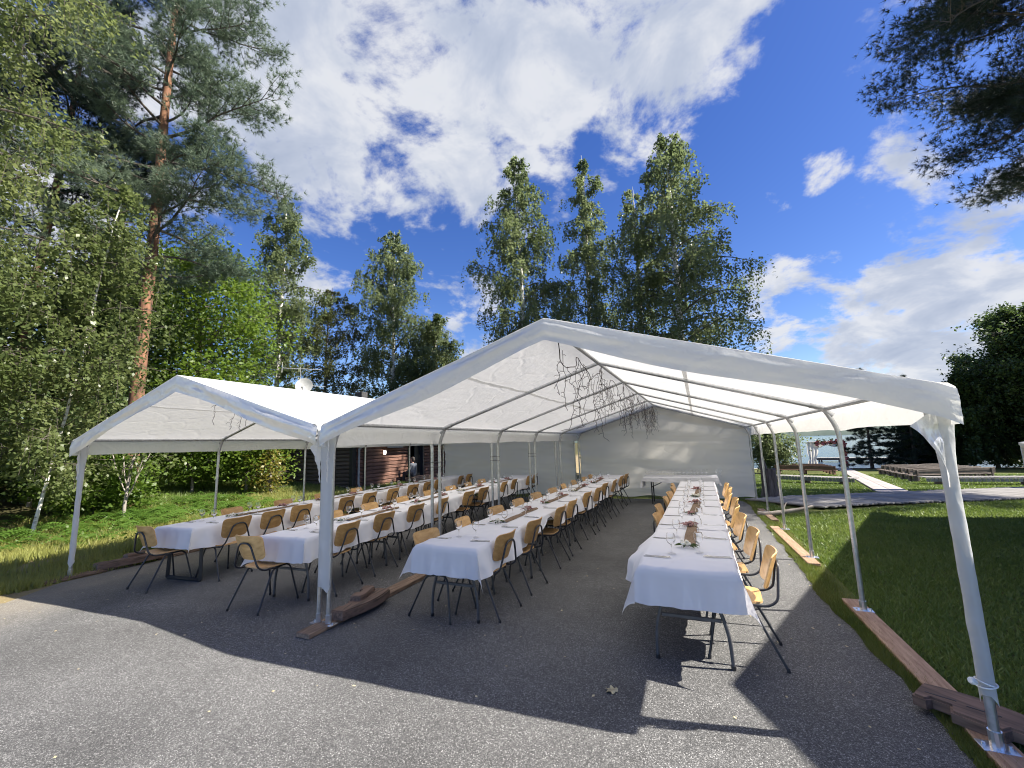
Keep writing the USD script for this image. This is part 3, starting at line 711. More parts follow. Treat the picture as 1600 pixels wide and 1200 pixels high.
def cloth(hw, v0, v1, ds, df, db, seed, z=TH + .006, lift=None, bulge=None):
    """A cloth lying on a table top (half width hw, from v0 to v1) and hanging ds at the sides, df / db at the front / back edge (0: ends on the table)."""
    nS, nT = 46, int((v1 - v0 + df + db) / .035) + 2
    s = np.concatenate([np.linspace(-1, 0, 10)[:-1] * 1.0 - 1, np.linspace(-1, 1, 24), (np.linspace(0, 1, 10)[1:]) + 1])
    tt = np.concatenate([v0 - np.linspace(df, 0, 10)[:-1] if df else [], np.linspace(v0, v1, max(2, int((v1 - v0) / .04))), v1 + np.linspace(0, db, 10)[1:] if db else []])
    S, T = np.meshgrid(s, tt, indexing='ij')
    n1 = meshkit.fbm(np.stack([np.sign(S) * 7 + seed, T * .8, 0 * T], -1), 3, seed) - .5
    side = np.clip(np.abs(S) - 1, 0, 1) * (ds + .16 * n1)
    if lift is not None:
        side = side * lift(np.sign(S), T)
    sg = np.sign(S)
    inn = np.clip(np.abs(S), 0, 1) * sg * hw
    dv = np.clip(v0 - T, 0, None) - 0 + np.clip(T - v1, 0, None) * 1.0
    tc_ = np.clip(T, v0, v1)
    fr = np.where(T < v0, -1.0, 1.0)
    wr = meshkit.fbm(np.stack([S * 1.1 + seed, T * 1.6, 0 * T], -1), 4, seed + 1) - .5
    crease = np.abs(meshkit.noise(np.stack([S * .8 + T * .6 + seed, T * .9 - S, 0 * T], -1), seed + 2) - .5)
    fold = np.sin(T * (11 + 3 * math.sin(seed)) + 9 * n1 + seed * 1.7) * .6 + np.sin(T * 23 + seed + 12 * wr) * .4
    ffold = np.sin(S * 9 + seed) * .5 + np.sin(S * 19 + 3 * wr + seed * 2) * .25
    X = inn.copy(); Y = tc_.copy(); Z = z + .004 + .016 * np.clip(wr + .1, 0, 1) * (np.abs(S) < .96) + .009 * np.clip(.05 - crease, 0, 1) / .05
    # sides
    X = X + sg * (.012 * (side > 0) + side * (.11 + .14 * fold))
    if bulge is not None:
        X = X + sg * bulge(sg, T) * np.clip(side / .12, 0, 1)
    drop = side * .985
    # ends
    Y = Y + fr * ((dv > 0) * .012 + dv * (.10 + .07 * ffold))
    dropf = dv * .985
    both = (side > 0) & (dv > 0)
    r = np.hypot(side, dv); th = np.arctan2(dv, np.maximum(side, 1e-9))
    out = r * (.06 + .42 * np.sin(2 * th))
    Xc = sg * (hw + .012) + sg * out * .62; Yc = tc_ + fr * (.012 + out * .62)
    blend = both.astype(float)
    X = X * (1 - blend) + Xc * blend; Y = Y * (1 - blend) + Yc * blend
    Z = Z - np.where(both, r * (.97 - .12 * np.sin(2 * th)), np.maximum(drop, dropf))
    return grid(X, Y, Z)


# wine glass, fork, knife prototypes
def make_glass(label, group):
    t = thing('wine_glass', label, 'wine glass', group=group)
    outer = [(.0005, .078), (.012, .080), (.028, .092), (.037, .112), (.0385, .132), (.035, .155), (.0315, .172)]
    inner = [(.0300, .172), (.0335, .155), (.0370, .132), (.0355, .113), (.026, .094), (.010, .083), (.0005, .082)]
    obj('bowl', lathe(outer + inner, 20), 'glass', t, smooth=50)
    obj('stem', lathe([(.0315, .0005), (.033, .0015), (.028, .004), (.010, .0075), (.0045, .014), (.0036, .04), (.0040, .068), (.0075, .0778), (.0004, .0779)], 16), 'glass', t, smooth=50)
    return t


def fork_mesh():
    parts = [prism([(-.10, -.0055), (-.10, .0055), (-.02, .0035), (.03, .0028), (.045, .011), (.062, .0125), (.062, -.0125), (.045, -.011), (.03, -.0028), (-.02, -.0035)], 0, .003)]
    for k in range(4):
        y = -.0108 + k * .0072
        parts.append(tube([(.060, y, .0018), (.085, y, .005), (.104, y * .95, .0045)], .0016, 4))
    return merge(parts)


def knife_mesh():
    return merge([prism([(-.11, -.006), (-.112, .0), (-.11, .006), (-.01, .0055), (-.005, .009), (.08, .0095), (.105, .004), (.11, -.004), (-.01, -.006)], 0, .0035)])


glass0 = fork0 = knife0 = None
rng = np.random.default_rng(77)


def put_setting(row, k, side, x, y, z, base):
    """Fork and knife lying towards the middle, a wine glass beyond them."""
    global glass0, fork0, knife0
    w = f"{ORD[k]} {'right' if side > 0 else 'left'}-hand place of the {ROWN[row]}"
    rz = base + (180 if side > 0 else 0) + rng.uniform(-7, 7)
    fx, fy = x + side * .235, y
    lab = f"steel fork at the {w}"
    if fork0 is None:
        fork0 = obj('fork', fork_mesh(), 'cutlery_steel', label=lab, cat='fork', group='forks at the place settings', loc=(fx, fy, z), rotz=rz)
    else:
        dup(fork0, (fx, fy, z), rz, lab)
    lab = f"steel knife at the {w}"
    kz = rz + rng.uniform(-4, 4)
    if knife0 is None:
        knife0 = obj('knife', knife_mesh(), 'cutlery_steel', label=lab, cat='knife', group='knives at the place settings', loc=(fx, fy - .034, z), rotz=kz)
    else:
        dup(knife0, (fx, fy - .034 * (1 if side > 0 else 1), z), kz, lab)
    gx, gy = x + side * (.105 + rng.uniform(-.02, .02)), y + .10 + rng.uniform(-.03, .03)
    lab = f"clear wine glass at the {w}"
    if glass0 is None:
        glass0 = make_glass(lab, 'wine glasses at the place settings')
        glass0.GetAttribute('xformOp:translate').Set(Gf.Vec3d(gx, gy, z))
    else:
        dup(glass0, (gx, gy, z), 0, lab)


def runner_mesh(L, w, seed):
    t = np.linspace(0, 1, 26)
    half = w / 2 * np.where(t > .9, np.sqrt(np.clip(1 - ((t - .9) / .1) ** 2, 0, 1)) * .9 + .1, 1) * (1 + .12 * (meshkit.noise(np.stack([t * 9, 0 * t, 0 * t], -1), seed) - .5))
    wob = .02 * (meshkit.fbm(np.stack([t * 3, 0 * t + 4, 0 * t], -1), 2, seed) - .5)
    rows = []
    for f, h in ((-1, 0), (-.96, .007), (0, .010), (.96, .007), (1, 0)):
        rows.append(np.stack([wob + half * f, t * L, np.full_like(t, h) + .003 * np.sin(t * 17 + seed)], -1))
    G = np.array(rows)
    return grid(G[..., 0], G[..., 1], G[..., 2])


def flower_bunch(label, group, m1, seed, loc, white=False, n=16):
    t = thing('flower_bunch', label, 'flowers', loc, group=group)
    r = np.random.default_rng(seed)
    heads, stems, lv = [], [], []
    for i in range(n):
        a, q = r.uniform(0, 2 * np.pi), r.uniform(.0, .062)
        c = np.array([q * math.cos(a), q * 1.2 * math.sin(a), r.uniform(.018, .05)])
        ico = trimesh.creation.icosphere(1, r.uniform(.011, .02))
        v = ico.vertices * (1 + .35 * (meshkit.noise(ico.vertices * 130 + i, i)[:, None] - .5)) * [1, 1, .75]
        heads.append((v + c, ico.faces)); stems.append(tube([(c[0] * 1.6, c[1] * 1.6, .004), c], .0016, 4))
    obj('flower_heads', merge(heads), m1, t, smooth=60)
    obj('stems', merge(stems), 'garland_twig', t)
    for i in range(10):
        a = r.uniform(0, 2 * np.pi); d = np.array([math.cos(a), math.sin(a), 0]); p = np.array([-d[1], d[0], 0]) * .010
        lv.append((np.array([d * .03 + [0, 0, .02], d * .07 + p + [0, 0, .03], d * .115 + [0, 0, .012], d * .07 - p + [0, 0, .03]]), np.array([[0, 1, 2], [0, 2, 3]])))
    obj('leaves', merge(lv), 'dark_leaf' if white else 'flower_pink', t)
    return t


def build_rows():
    grp = 'folding tables under the white cloths'
    firsts = {}
    for row, ((x0, y0), sl, nt) in ROWS.items():
        base = math.degrees(math.atan(-sl))

        def W(u, v, z=0):
            a = math.radians(base)
            return (x0 + u * math.cos(a) - v * math.sin(a), y0 + u * math.sin(a) + v * math.cos(a), z)
        for k in range(nt):
            lab = f"folding table, {ORD[k]} from the front of the {ROWN[row]}, under white cloth"
            key = row == 1 and k == 0
            if key not in firsts:
                firsts[key] = make_folding_table(lab, grp if not key else None, sled=key)
                firsts[key].GetAttribute('xformOp:translate').Set(Gf.Vec3d(*W(0, k * TL, .007))); firsts[key].GetAttribute('xformOp:rotateXYZ').Set(Gf.Vec3f(0, 0, base))
            else:
                dup(firsts[key], W(0, k * TL, .007), base, lab)
        # cloths
        L = nt * TL
        cuts = {4: [0, 1.55, 4.1, L], 3: [0, 1.75, 4.2, 6.6, L], 2: [0, 2.55, 4.9, 7.0, L], 1: [0, 2.3, 4.6, 6.9, L]}[row]
        for k in range(len(cuts) - 1):
            last = k == len(cuts) - 2
            lift = bulge = None
            if row == 4 and k == 0:
                bulge = lambda s, T: np.where(s < 0, .15 * np.exp(-((T - .75) / .42) ** 2) + .06 * np.exp(-((T - 1.2) / .2) ** 2), 0)
            if row == 3 and k == 1:
                lift = lambda s, T: np.where((s > 0), np.clip(np.abs(T - 2.15) / .35, .25, 1), 1.0)
            if row == 3 and k == 0:
                lift = lambda s, T: np.where((s > 0) & (T > .9), np.clip(1 - (T - .9) * .55, .3, 1), 1.0)
            if row == 2 and k == 1:
                lift = lambda s, T: np.where((s > 0) & (T > 3.6), np.clip(1 - (T - 3.6) * .9, .12, 1), 1.0)
            if row == 4 and k == 0:
                lift = lambda s, T: np.where((s < 0), 1.15, .85)
            m = cloth(TW / 2 + .004, cuts[k] + (.02 if k else -.004), cuts[k + 1] + (.16 if not last else .004), .285 if k == 0 else .26, .275 if k == 0 else 0, .25 if last else 0, row * 10 + k, z=TH + .009 + .0035 * (k % 2), lift=lift, bulge=bulge)
            obj('tablecloth', m, 'white_cloth', label=f"white tablecloth, {ORD[k]} from the front, hanging over the {ROWN[row]}", cat='tablecloth', group='white cloths on the long tables', smooth=60, loc=W(0, 0), rotz=base)
        # runners, flowers, settings
        zt = TH + .022
        for k in range(nt):
            v = {4: .78, 3: 1.32, 2: 1.05, 1: .9}[row] + k * (1.82 if row != 3 else 1.75)
            if v + 1.3 > L:
                continue
            tl = rng.uniform(-3, 3) - (2 if row == 4 else 0)
            p = W(rng.uniform(-.02, .03), v, zt)
            obj('table_runner', runner_mesh(1.22, .105, row * 5 + k), 'burlap', label=f"brown strip runner, {ORD[k]} from the front, along the middle of the {ROWN[row]}", cat='table runner', group='brown strips along the table middles', smooth=40, loc=p, rotz=base + tl)
            q = W(rng.uniform(-.02, .02), v + .92, zt + .011)
            flower_bunch(f"pink dried flower bunch on runner {ORD[k]} from the front, {ROWN[row]}", 'dried flowers on the runners', 'flower_pink', row * 31 + k, q)
            q = W(rng.uniform(-.03, .03), v - .07, zt)
            flower_bunch(f"small cream flowers at near end of {ORD[k]} runner, {ROWN[row]}", 'cream flowers at the runner ends', 'flower_white' if k % 2 == 0 else 'flower_pink', row * 37 + k, q, white=True, n=9)
        per = {4: .70, 3: .74, 2: .78, 1: .8}[row]
        nset = int((L - .45) / per)
        for k in range(min(nset, 12)):
            for side in (-1, 1):
                v = .36 + k * per + (.12 if side > 0 and row == 4 else 0) + rng.uniform(-.04, .04)
                x, y, _ = W(0, v)
                put_setting(row, k, side, x, y, zt - .003, base)


build_rows()

# table with glasses by the back wall
GT = thing('folding_table', 'folding table with glasses across the back wall of the right tent', 'table', (-1.42, 12.62, .007), 0)
obj('tabletop', box((.9, 0, .70), (1.85, .72, .04), .012), 'table_plastic', GT)
for lx_ in (.17, 1.63):
    for s in (-1, 1):
        obj('leg', tube([(lx_, s * .24, .68), (lx_, s * .26, 0)], .016, 8), 'black_frame', GT, smooth=50)
    obj('brace', tube([(lx_, -.24, .45), (lx_ + (.5 if lx_ < 1 else -.5), 0, .67)], .012, 6), 'black_frame', GT)
gm = cloth(.36, 0, 1.85, .13, .30, .22, 88, z=.729)
gv = gm[0][:, [1, 0, 2]] * [1, -1, 1]
obj('tablecloth', (gv, gm[1]), 'white_cloth', label='white cloth on the glasses table by the back wall', cat='tablecloth', smooth=60, loc=(-1.44, 12.62, 0))
gi = 0
for a, b, n in ((-1.36, -.52, 11), (-.42, -.14, 4), (-.06, .14, 3), (.40, .49, 2)):
    for j in range(n):
        gi += 1
        for rw in range(2):
            dup(glass0, (a + (b - a) * j / (n - 1) + .02 * rw, 12.45 + rw * .13, .743), 0, f"{ORD[gi - 1]} spare wine glass from the left in the {['front', 'rear'][rw]} rank on the back-wall table", 'spare glasses on the back table')


# ------------------------------------------------------------------ garlands of twig lights under the ridges
def garland(xc, y0, y1, zt, seed, label, dens=7.5, lo=.22, hi=.62, spread=.16):
    r = np.random.default_rng(seed)
    t = thing('twig_garland', label, 'garland')
    n = 26
    s = np.linspace(0, 1, n)
    swag = .22 * 4 * ((s * 2) % 1) * (1 - (s * 2) % 1)
    main = np.stack([xc + .03 * np.sin(s * 20 + seed), y0 + (y1 - y0) * s, zt - swag + .012 * r.standard_normal(n)], -1)
    obj('main_wire', tube(main, .0045, 4), 'garland_twig', t)
    parts = []
    for k in range(int((y1 - y0) * dens)):
        i = r.integers(0, n)
        p = main[i] + [r.uniform(-spread, spread) * .3, r.uniform(-.05, .05), 0]
        L = r.uniform(lo, hi); m = int(L / .045) + 2
        step = np.cumsum(np.stack([r.normal(0, .017, m), r.normal(0, .017, m), -np.abs(r.normal(.042, .012, m))], -1), 0)
        P = np.vstack([p, p + step]); parts.append(tube(P, .003, 3))
        for j in range(1, len(P), 2):
            q = P[j]; d = r.normal(0, 1, 3) * [.035, .035, .018] + [0, 0, -.01]
            parts.append(tube([q, q + d * .6 + [0, 0, .006], q + d], .0026, 3))
    obj('hanging_twigs', merge(parts), 'garland_twig', t)


garland(tx, 3.42, 5.3, ZR - .06, 1, 'dark twig light garland hanging at the open gable end under the right ridge', 7)
garland(tx, 5.35, 7.3, ZR - .06, 2, 'dark twig light garland, second from the front under the right tent ridge', 8)
garland(tx, 7.3, 9.3, ZR - .06, 3, 'dark twig light garland, third from the front under the right tent ridge', 9)
garland(tx, 9.3, 11.3, ZR - .06, 4, 'dark twig light garland, fourth from the front under the right tent ridge', 10)
garland(tx, 11.3, 13.2, ZR - .06, 5, 'dark twig light garland nearest the back wall under the right tent ridge', 13)
garland(lx, 3.6, 6.2, ZR - .10, 6, 'dark twig light garland hanging near the front under the left tent ridge', 5, .2, .45)


# ------------------------------------------------------------------ planks and carved timbers under the tent legs
def plank(L, w, h, m, label, group, loc, rz, tilt=None):
    t = obj('wooden_plank', box((0, L / 2, h / 2), (w, L, h), .006), m, label=label, cat='plank', group=group, loc=loc, rotz=rz, tilt=tilt)
    return t


plank(3.35, .165, .04, 'pale_plank', 'long pale board lying under the two nearest right-hand tent poles', 'boards under the tent poles', (XR + .03, 2.30, .006), .8)
plank(2.6, .15, .04, 'pale_plank', 'sunlit pale board on the lawn edge under the third and fourth right poles', 'boards under the tent poles', (XR - .05, 7.0, .006), 2)
plank(1.5, .14, .04, 'old_plank', 'grey board on the lawn edge under the fifth right tent pole', 'boards under the tent poles', (XR - .02, 10.3, .006), 3)
plank(3.5, .17, .045, 'old_plank', 'brown board on the asphalt under the front double pole', 'boards under the tent poles', (XM - .05, 3.08, .006), .5)
plank(3.5, .15, .045, 'old_plank', 'dark board along the grass verge under the front left tent pole', 'boards under the tent poles', (XL, 3.05, .006), -.6)
for k, y in enumerate((7.0, 9.0)):
    plank(1.9, .15, .04, 'old_plank', f"brown board under the {['third', 'fourth'][k]} double pole from the front", 'boards under the tent poles', (XM - .06, y - .3, .006), 1)


def carved(label, loc, rz, L=.95, w=.20, h=.10, seed=1, m='carved_wood'):
    """A weathered log-corner block with notches and a bowed edge, and a smaller piece beside it."""
    t = thing('carved_timber', label, 'timber', loc, rz, 'old timbers weighing down the tent feet')
    s = np.linspace(0, 1, 14)
    lower = [(-L / 2 + L * a, -w * (.45 + .55 * math.sin(a * 2.6))) for a in s]
    upper = [(L / 2, w * .35), (L * .40, w * .42), (L * .37, w * .18), (L * .25, w * .2), (L * .22, w * .62), (-L * .1, w * .66), (-L * .13, w * .36), (-L * .30, w * .34), (-L * .33, w * .6), (-L / 2, w * .5)]
    obj('block', prism(lower + upper, 0, h, .012), m, t)
    if seed > 2:
        obj('small_block', move(prism([(-.17, -.06), (-.10, -.08), (.15, -.07), (.19, -.02), (.17, .07), (.05, .06), (.03, .02), (-.03, .02), (-.05, .07), (-.16, .06)], h + .001, h + .05, .008), (L * .12, w * .28, 0), 12), m, t)
    for q in (-.3, .05, .33):
        obj('crack', box((L * q, -w * .1, h + .0012), (.14, .009, .002), .0005, rz=8), 'black_paint', t)
    return t


carved('bowed carved timber lying across the board by the nearest right tent leg', (XR + .075, 3.53, .047), 146, L=.66, w=.19, h=.065, seed=1)
carved('second notched timber on the grass right of the nearest tent leg', (XR + .33, 3.40, .006), 125, L=.5, w=.16, h=.065, seed=2)
carved('dark notched timber on the board behind the front double pole', (XM - .0, 3.78, .052), 94, L=.72, w=.16, h=.085, seed=3)
carved('dark notched timber on the board by the front left tent leg', (XL + .02, 4.05, .052), 86, L=.85, w=.17, h=.085, seed=4)

# fallen leaf on the asphalt
a_ = np.linspace(0, 2 * np.pi, 41)[:-1]
rr_ = .045 * (.55 + .45 * np.abs(np.cos(2.5 * a_)) ** .7)
lv_ = np.stack([rr_ * np.cos(a_), rr_ * np.sin(a_), .008 * np.sin(a_ * 5) + .01], -1)
obj('fallen_leaf', (np.vstack([lv_, [[0, 0, .006]]]), np.array([[40, i, (i + 1) % 40] for i in range(40)])), 'dry_leaf', label='pale fallen maple leaf on the shaded asphalt', cat='leaf', loc=(-.70, 3.22, .008), rotz=20)


# ================================================================== TREES AND PLANTS
def leaf_quads(P, size, rng, aspect=.62, up=.35, axis=None):
    """One diamond-shaped leaf at each point, in random attitudes, as one mesh."""
    n = len(P)
    size = np.broadcast_to(size, (n,)) * rng.uniform(.7, 1.25, n)
    N = rng.normal(0, 1, (n, 3)); N[:, 2] = np.abs(N[:, 2]) + up; N /= np.linalg.norm(N, axis=1, keepdims=True)
    A = rng.normal(0, 1, (n, 3)) if axis is None else axis + rng.normal(0, .45, (n, 3))
    A -= N * (A * N).sum(1, keepdims=True); A /= np.maximum(np.linalg.norm(A, axis=1, keepdims=True), 1e-9)
    B = np.cross(N, A)
    L, W = (size * .5)[:, None], (size * aspect * .5)[:, None]
    v = np.stack([P - A * L, P + B * W - A * L * .15, P + A * L, P - B * W - A * L * .15], 1).reshape(-1, 3)
    k = np.arange(n)[:, None] * 4
    return v, np.vstack([k + [0, 1, 2], k + [0, 2, 3]])


def path_points(p0, d0, L, n, rng, wander=.12, pull=(0, 0, 0)):
    P, d = [np.asarray(p0, float)], np.asarray(d0, float) / np.linalg.norm(d0)
    for _ in range(n):
        d = d + rng.normal(0, wander, 3) + np.asarray(pull); d /= np.linalg.norm(d)
        P.append(P[-1] + d * L / n)
    return np.array(P)


def trunk_path(H, lean, rng, n=14, amp=.12):
    t = np.linspace(0, 1, n)
    w = np.cumsum(rng.normal(0, amp, (n, 2)), 0) * t[:, None] * .35
    return np.stack([lean[0] * t + w[:, 0], lean[1] * t + w[:, 1], H * t], -1)


def tree(name, label, loc, H, Rm, seed, kind='birch', hb=.2, r0=.16, nl=60, leaves=20000, size=.09, lean=(0, 0), leaf='birch_leaf', bark='birch_bark', group=None, prof=None, skew=None, cat='tree', forks=0):
    """Trunk, limbs and a crown of separate leaves carried on twigs; returns the thing."""
    rng = np.random.default_rng(seed)
    if kind == 'birch':
        leaves, size = int(leaves * 1.55), size * 1.42
    elif kind == 'round':
        leaves, size = int(leaves * 1.3), size * 1.3
    t = thing(name, label, cat, (loc[0], loc[1], float(ground_z(loc[0], loc[1])) - .03), group=group)
    T = trunk_path(H, lean, rng)
    tt = np.linspace(0, 1, len(T))
    rad = r0 * (1 - tt) ** .75 + .012
    rad[0] *= 1.25

    def at(h):
        return np.array([np.interp(h, tt, T[:, k]) for k in range(3)])
    stems, wood, P, AX = [(T, rad)], [], [], []
    for q in range(forks):
        b = rng.uniform(.15, .4); a = rng.uniform(0, 2 * np.pi)
        F = path_points(at(b), (.35 * math.cos(a), .35 * math.sin(a), 1), H * rng.uniform(.45, .7), 9, rng, .06)
        stems.append((F, np.linspace(r0 * .5, .012, len(F))))
    if kind == 'pine':
        low = tt < .33
        obj('trunk', tube(T[:6], rad[:6], 14), 'pine_bark_low', t, smooth=60)
        obj('upper_trunk', tube(T[5:], rad[5:], 12), 'pine_bark_high' if bark == 'pine_bark' else bark, t, smooth=60)
    else:
        obj('trunk', merge([tube(a, b, 12 if i == 0 else 7) for i, (a, b) in enumerate(stems)]), bark, t, smooth=60)
    prof = prof or {'birch': lambda u: min(1, (1 - u) * 2.3 + .05) ** .68 * min(1, .72 + u), 'round': lambda u: math.sqrt(max(0, 1 - (2 * u - .85) ** 2 / 1.6)), 'pine': lambda u: (1 - u) ** .55 * min(1, .75 + u), 'spruce': lambda u: (1 - u) ** .95}[kind]
    az = rng.uniform(0, 6.28)
    per = leaves / nl
    for i in range(nl):
        u = (i + rng.uniform(0, 1)) / nl
        h = hb + (1 - hb) * u * .985
        az += 2.4 + rng.uniform(-.5, .5)
        L = Rm * prof(u) * rng.uniform(.62, 1.12)
        d = np.array([math.cos(az), math.sin(az), 0])
        if skew is not None:
            L *= 1 + skew[2] * max(0, d[0] * skew[0] + d[1] * skew[1])
        if L < .12:
            L = .12
        sp, sr = stems[rng.integers(0, len(stems))] if forks else stems[0]
        s0 = T if sp is T else sp
        hh = np.clip(h * H, s0[0, 2], s0[-1, 2])
        base = np.array([np.interp(hh, s0[:, 2], s0[:, k]) for k in range(3)])
        if kind == 'birch':
            B = path_points(base, d + [0, 0, rng.uniform(.5, 1.1)], L * 1.25, 8, rng, .1, (0, 0, -.10))
        elif kind == 'pine':
            B = path_points(base, d + [0, 0, rng.uniform(-.05, .45)], L * 1.1, 8, rng, .13, (0, 0, .03))
        elif kind == 'spruce':
            B = path_points(base, d + [0, 0, -.15], L * 1.05, 6, rng, .05, (0, 0, .02))
        else:
            B = path_points(base, d + [0, 0, rng.uniform(.2, .9)], L * 1.2, 8, rng, .15, (0, 0, -.02))
        wood.append(tube(B, np.linspace(max(.012, min(.30 * r0, .014 * L + .008)), .006, len(B)), 5, cap=False))
        w = (L / Rm + .12)
        if kind == 'birch':
            ns = max(2, int(per * w / 15))
            for _ in range(ns):
                s = rng.uniform(.15, 1) ** .8 * (len(B) - 1); k = min(int(s), len(B) - 2)
                p = B[k] + (B[k + 1] - B[k]) * (s - k)
                side = rng.normal(0, 1, 3) * [1, 1, .4]; side /= np.linalg.norm(side)
                out = rng.uniform(.05, .55) * min(1, L * .5)
                q = p + side * out
                drop = rng.uniform(.25, 1.0) * (.35 + .35 * L)
                m = 15
                f = np.linspace(.05, 1, m)[:, None]
                strand = q + np.array([0, 0, -1]) * f * drop + side * f * .18 * drop + np.sin(f * 5 + s) * .03
                P.append(strand + rng.normal(0, .055, (m, 3))); AX.append(np.tile([0, 0, -1.0], (m, 1)) + side * .4)
                if rng.uniform() < .25:
                    wood.append(tube([p, q, q + [side[0] * .1 * drop, side[1] * .1 * drop, -drop]], [.007, .005, .003], 3, cap=False))
        elif kind in ('pine', 'spruce'):
            nsub = 3 + int(L * (4.2 if kind == 'pine' else 3))
            tot = int(per * w * .32)
            for q in range(nsub):
                s = (len(B) - 1) * ((.22 if kind == 'pine' else .05) + (.78 if kind == 'pine' else .95) * (q + rng.uniform(0, 1)) / nsub); k = min(int(s), len(B) - 2)
                p = B[k] + (B[k + 1] - B[k]) * (s - k)
                sd = np.array([-d[1], d[0], 0]) * (1 if q % 2 else -1) * rng.uniform(.4, 1.1) + d * rng.uniform(.3, 1.0) + [0, 0, rng.uniform(-.15, .55) if kind == 'pine' else rng.uniform(-.35, .1)]
                SB = path_points(p, sd, L * rng.uniform(.16, .42) * (1.15 - .5 * s / len(B)) + .12, 5, rng, .16, (0, 0, .05))
                wood.append(tube(SB, np.linspace(.014, .006, 6), 3, cap=False))
                m = max(3, tot // nsub)
                f = rng.uniform(.25, 1, m) ** .7 * 5; kk = np.minimum(f.astype(int), 4)
                c = SB[kk] + (SB[kk + 1] - SB[kk]) * (f - kk)[:, None]
                off = rng.normal(0, 1, (m, 3)) * (np.array([.10, .10, .06]) * (1 + .25 * L) if kind == 'pine' else np.array([.05, .05, .03]))
                P.append(c + off); AX.append(off * 3 + sd + [0, 0, .3])
        else:
            ns = max(3, int(per * w / 9))
            for _ in range(ns):
                s = rng.uniform(.25, 1) * (len(B) - 1); k = min(int(s), len(B) - 2)
                p = B[k] + (B[k + 1] - B[k]) * (s - k)
                c = p + rng.normal(0, 1, 3) * (.10 + .12 * L) * [1, 1, .7]
                P.append(c + rng.normal(0, 1, (9, 3)) * (.10 + .05 * L)); AX.append(rng.normal(0, 1, (9, 3)))
                if rng.uniform() < .2:
                    wood.append(tube([p, c], [.008, .004], 3, cap=False))
    P, AX = np.vstack(P), np.vstack(AX)
    obj('limbs', merge(wood), 'dark_bark', t)
    if kind in ('pine', 'spruce'):
        # needle tufts: thin blades fanning from each twig tip
        nb = 18 if kind == 'pine' else 10
        AX /= np.linalg.norm(AX, axis=1, keepdims=True)
        Q = np.repeat(P, nb, 0); D = np.repeat(AX, nb, 0) + rng.normal(0, .75, (len(Q), 3)); D /= np.linalg.norm(D, axis=1, keepdims=True)
        S = np.cross(D, rng.normal(0, 1, D.shape)); S /= np.linalg.norm(S, axis=1, keepdims=True)
        ln = size * rng.uniform(.7, 1.3, (len(Q), 1))
        v = np.stack([Q + S * ln * .040, Q - S * ln * .040, Q + D * ln], 1).reshape(-1, 3)
        obj('crown', (v, np.arange(len(v)).reshape(-1, 3)), leaf, t)
    else:
        obj('crown', leaf_quads(P, size, rng, axis=AX), leaf, t)
    return t


TR = 'birches behind the tents'
# left side: pines, near birches
tree('pine_tree', 'tall red-barked pine rising beside the left tent, its trunk lit by the sun', (-16.36, 7.5), 25.5, 3.9, 3, kind='pine', hb=.27, r0=.20, nl=70, leaves=95000, size=.17, leaf='pine_needle', bark='pine_bark', lean=(.2, .1), skew=(.5, .87, .12))
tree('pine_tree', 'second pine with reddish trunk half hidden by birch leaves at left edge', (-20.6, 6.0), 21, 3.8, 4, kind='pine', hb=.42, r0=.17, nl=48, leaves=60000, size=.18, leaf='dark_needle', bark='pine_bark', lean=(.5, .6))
tree('birch_tree', 'slim leaning young birch with white stem at the left verge', (-13.4, 4.5), 8.8, 1.35, 5, kind='birch', hb=.12, r0=.022, nl=60, leaves=15000, size=.072, leaf='birch_leaf_near', lean=(.5, .9))
tree('birch_tree', 'leafy tall birch filling the top left corner', (-13.3, 1.75), 19, 2.5, 6, kind='birch', hb=.16, r0=.16, nl=84, leaves=44000, size=.074, leaf='birch_leaf_near', lean=(-.3, .3))
tree('birch_tree', 'birch behind the slim leaning one, leaves reaching over the ferns', (-15.4, 2.9), 9.5, 1.7, 7, kind='birch', hb=.12, r0=.08, nl=58, leaves=22000, size=.07, leaf='birch_leaf_near', lean=(.4, .2))
tree('leafy_tree', 'bright green leafy tree behind the pine trunk', (-20.5, 11.6), 10.4, 3.6, 8, kind='round', hb=.12, r0=.14, nl=60, leaves=26000, size=.13, leaf='bright_leaf', bark='dark_bark')
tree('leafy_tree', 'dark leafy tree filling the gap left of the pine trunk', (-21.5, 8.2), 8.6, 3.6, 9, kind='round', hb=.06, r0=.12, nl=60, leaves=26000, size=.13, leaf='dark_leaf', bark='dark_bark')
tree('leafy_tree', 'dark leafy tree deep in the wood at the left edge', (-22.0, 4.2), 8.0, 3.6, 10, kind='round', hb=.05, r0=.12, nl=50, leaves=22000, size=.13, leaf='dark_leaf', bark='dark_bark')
tree('birch_tree', 'drooping birch showing in the gap between the left birches and the pine', (-28.0, 11.3), 12.2, 2.6, 11, kind='birch', hb=.2, r0=.13, nl=50, leaves=14000, size=.12)
tree('birch_tree', 'narrow birch standing right of the big pine', (-22.3, 16.9), 16.8, 2.2, 12, kind='birch', hb=.14, r0=.15, nl=76, leaves=25000, size=.11, group=None)
tree('ash_tree', 'thin brownish tree with bare twigs behind the satellite dish', (-22.1, 20.2), 11.8, 2.3, 13, kind='birch', hb=.15, r0=.11, nl=46, leaves=16000, size=.10, leaf='ash_leaf', bark='dark_bark', forks=0)
tree('birch_tree', 'broad birch rising behind the roof valley between the tents', (-19.0, 23.2), 16.9, 2.9, 14, kind='birch', hb=.06, r0=.17, nl=92, leaves=36000, size=.115)
tree('birch_tree', 'lower birch just right of the broad one behind the roof valley', (-16.0, 24.0), 10.8, 2.2, 15, kind='birch', hb=.06, r0=.12, nl=70, leaves=26000, size=.115)
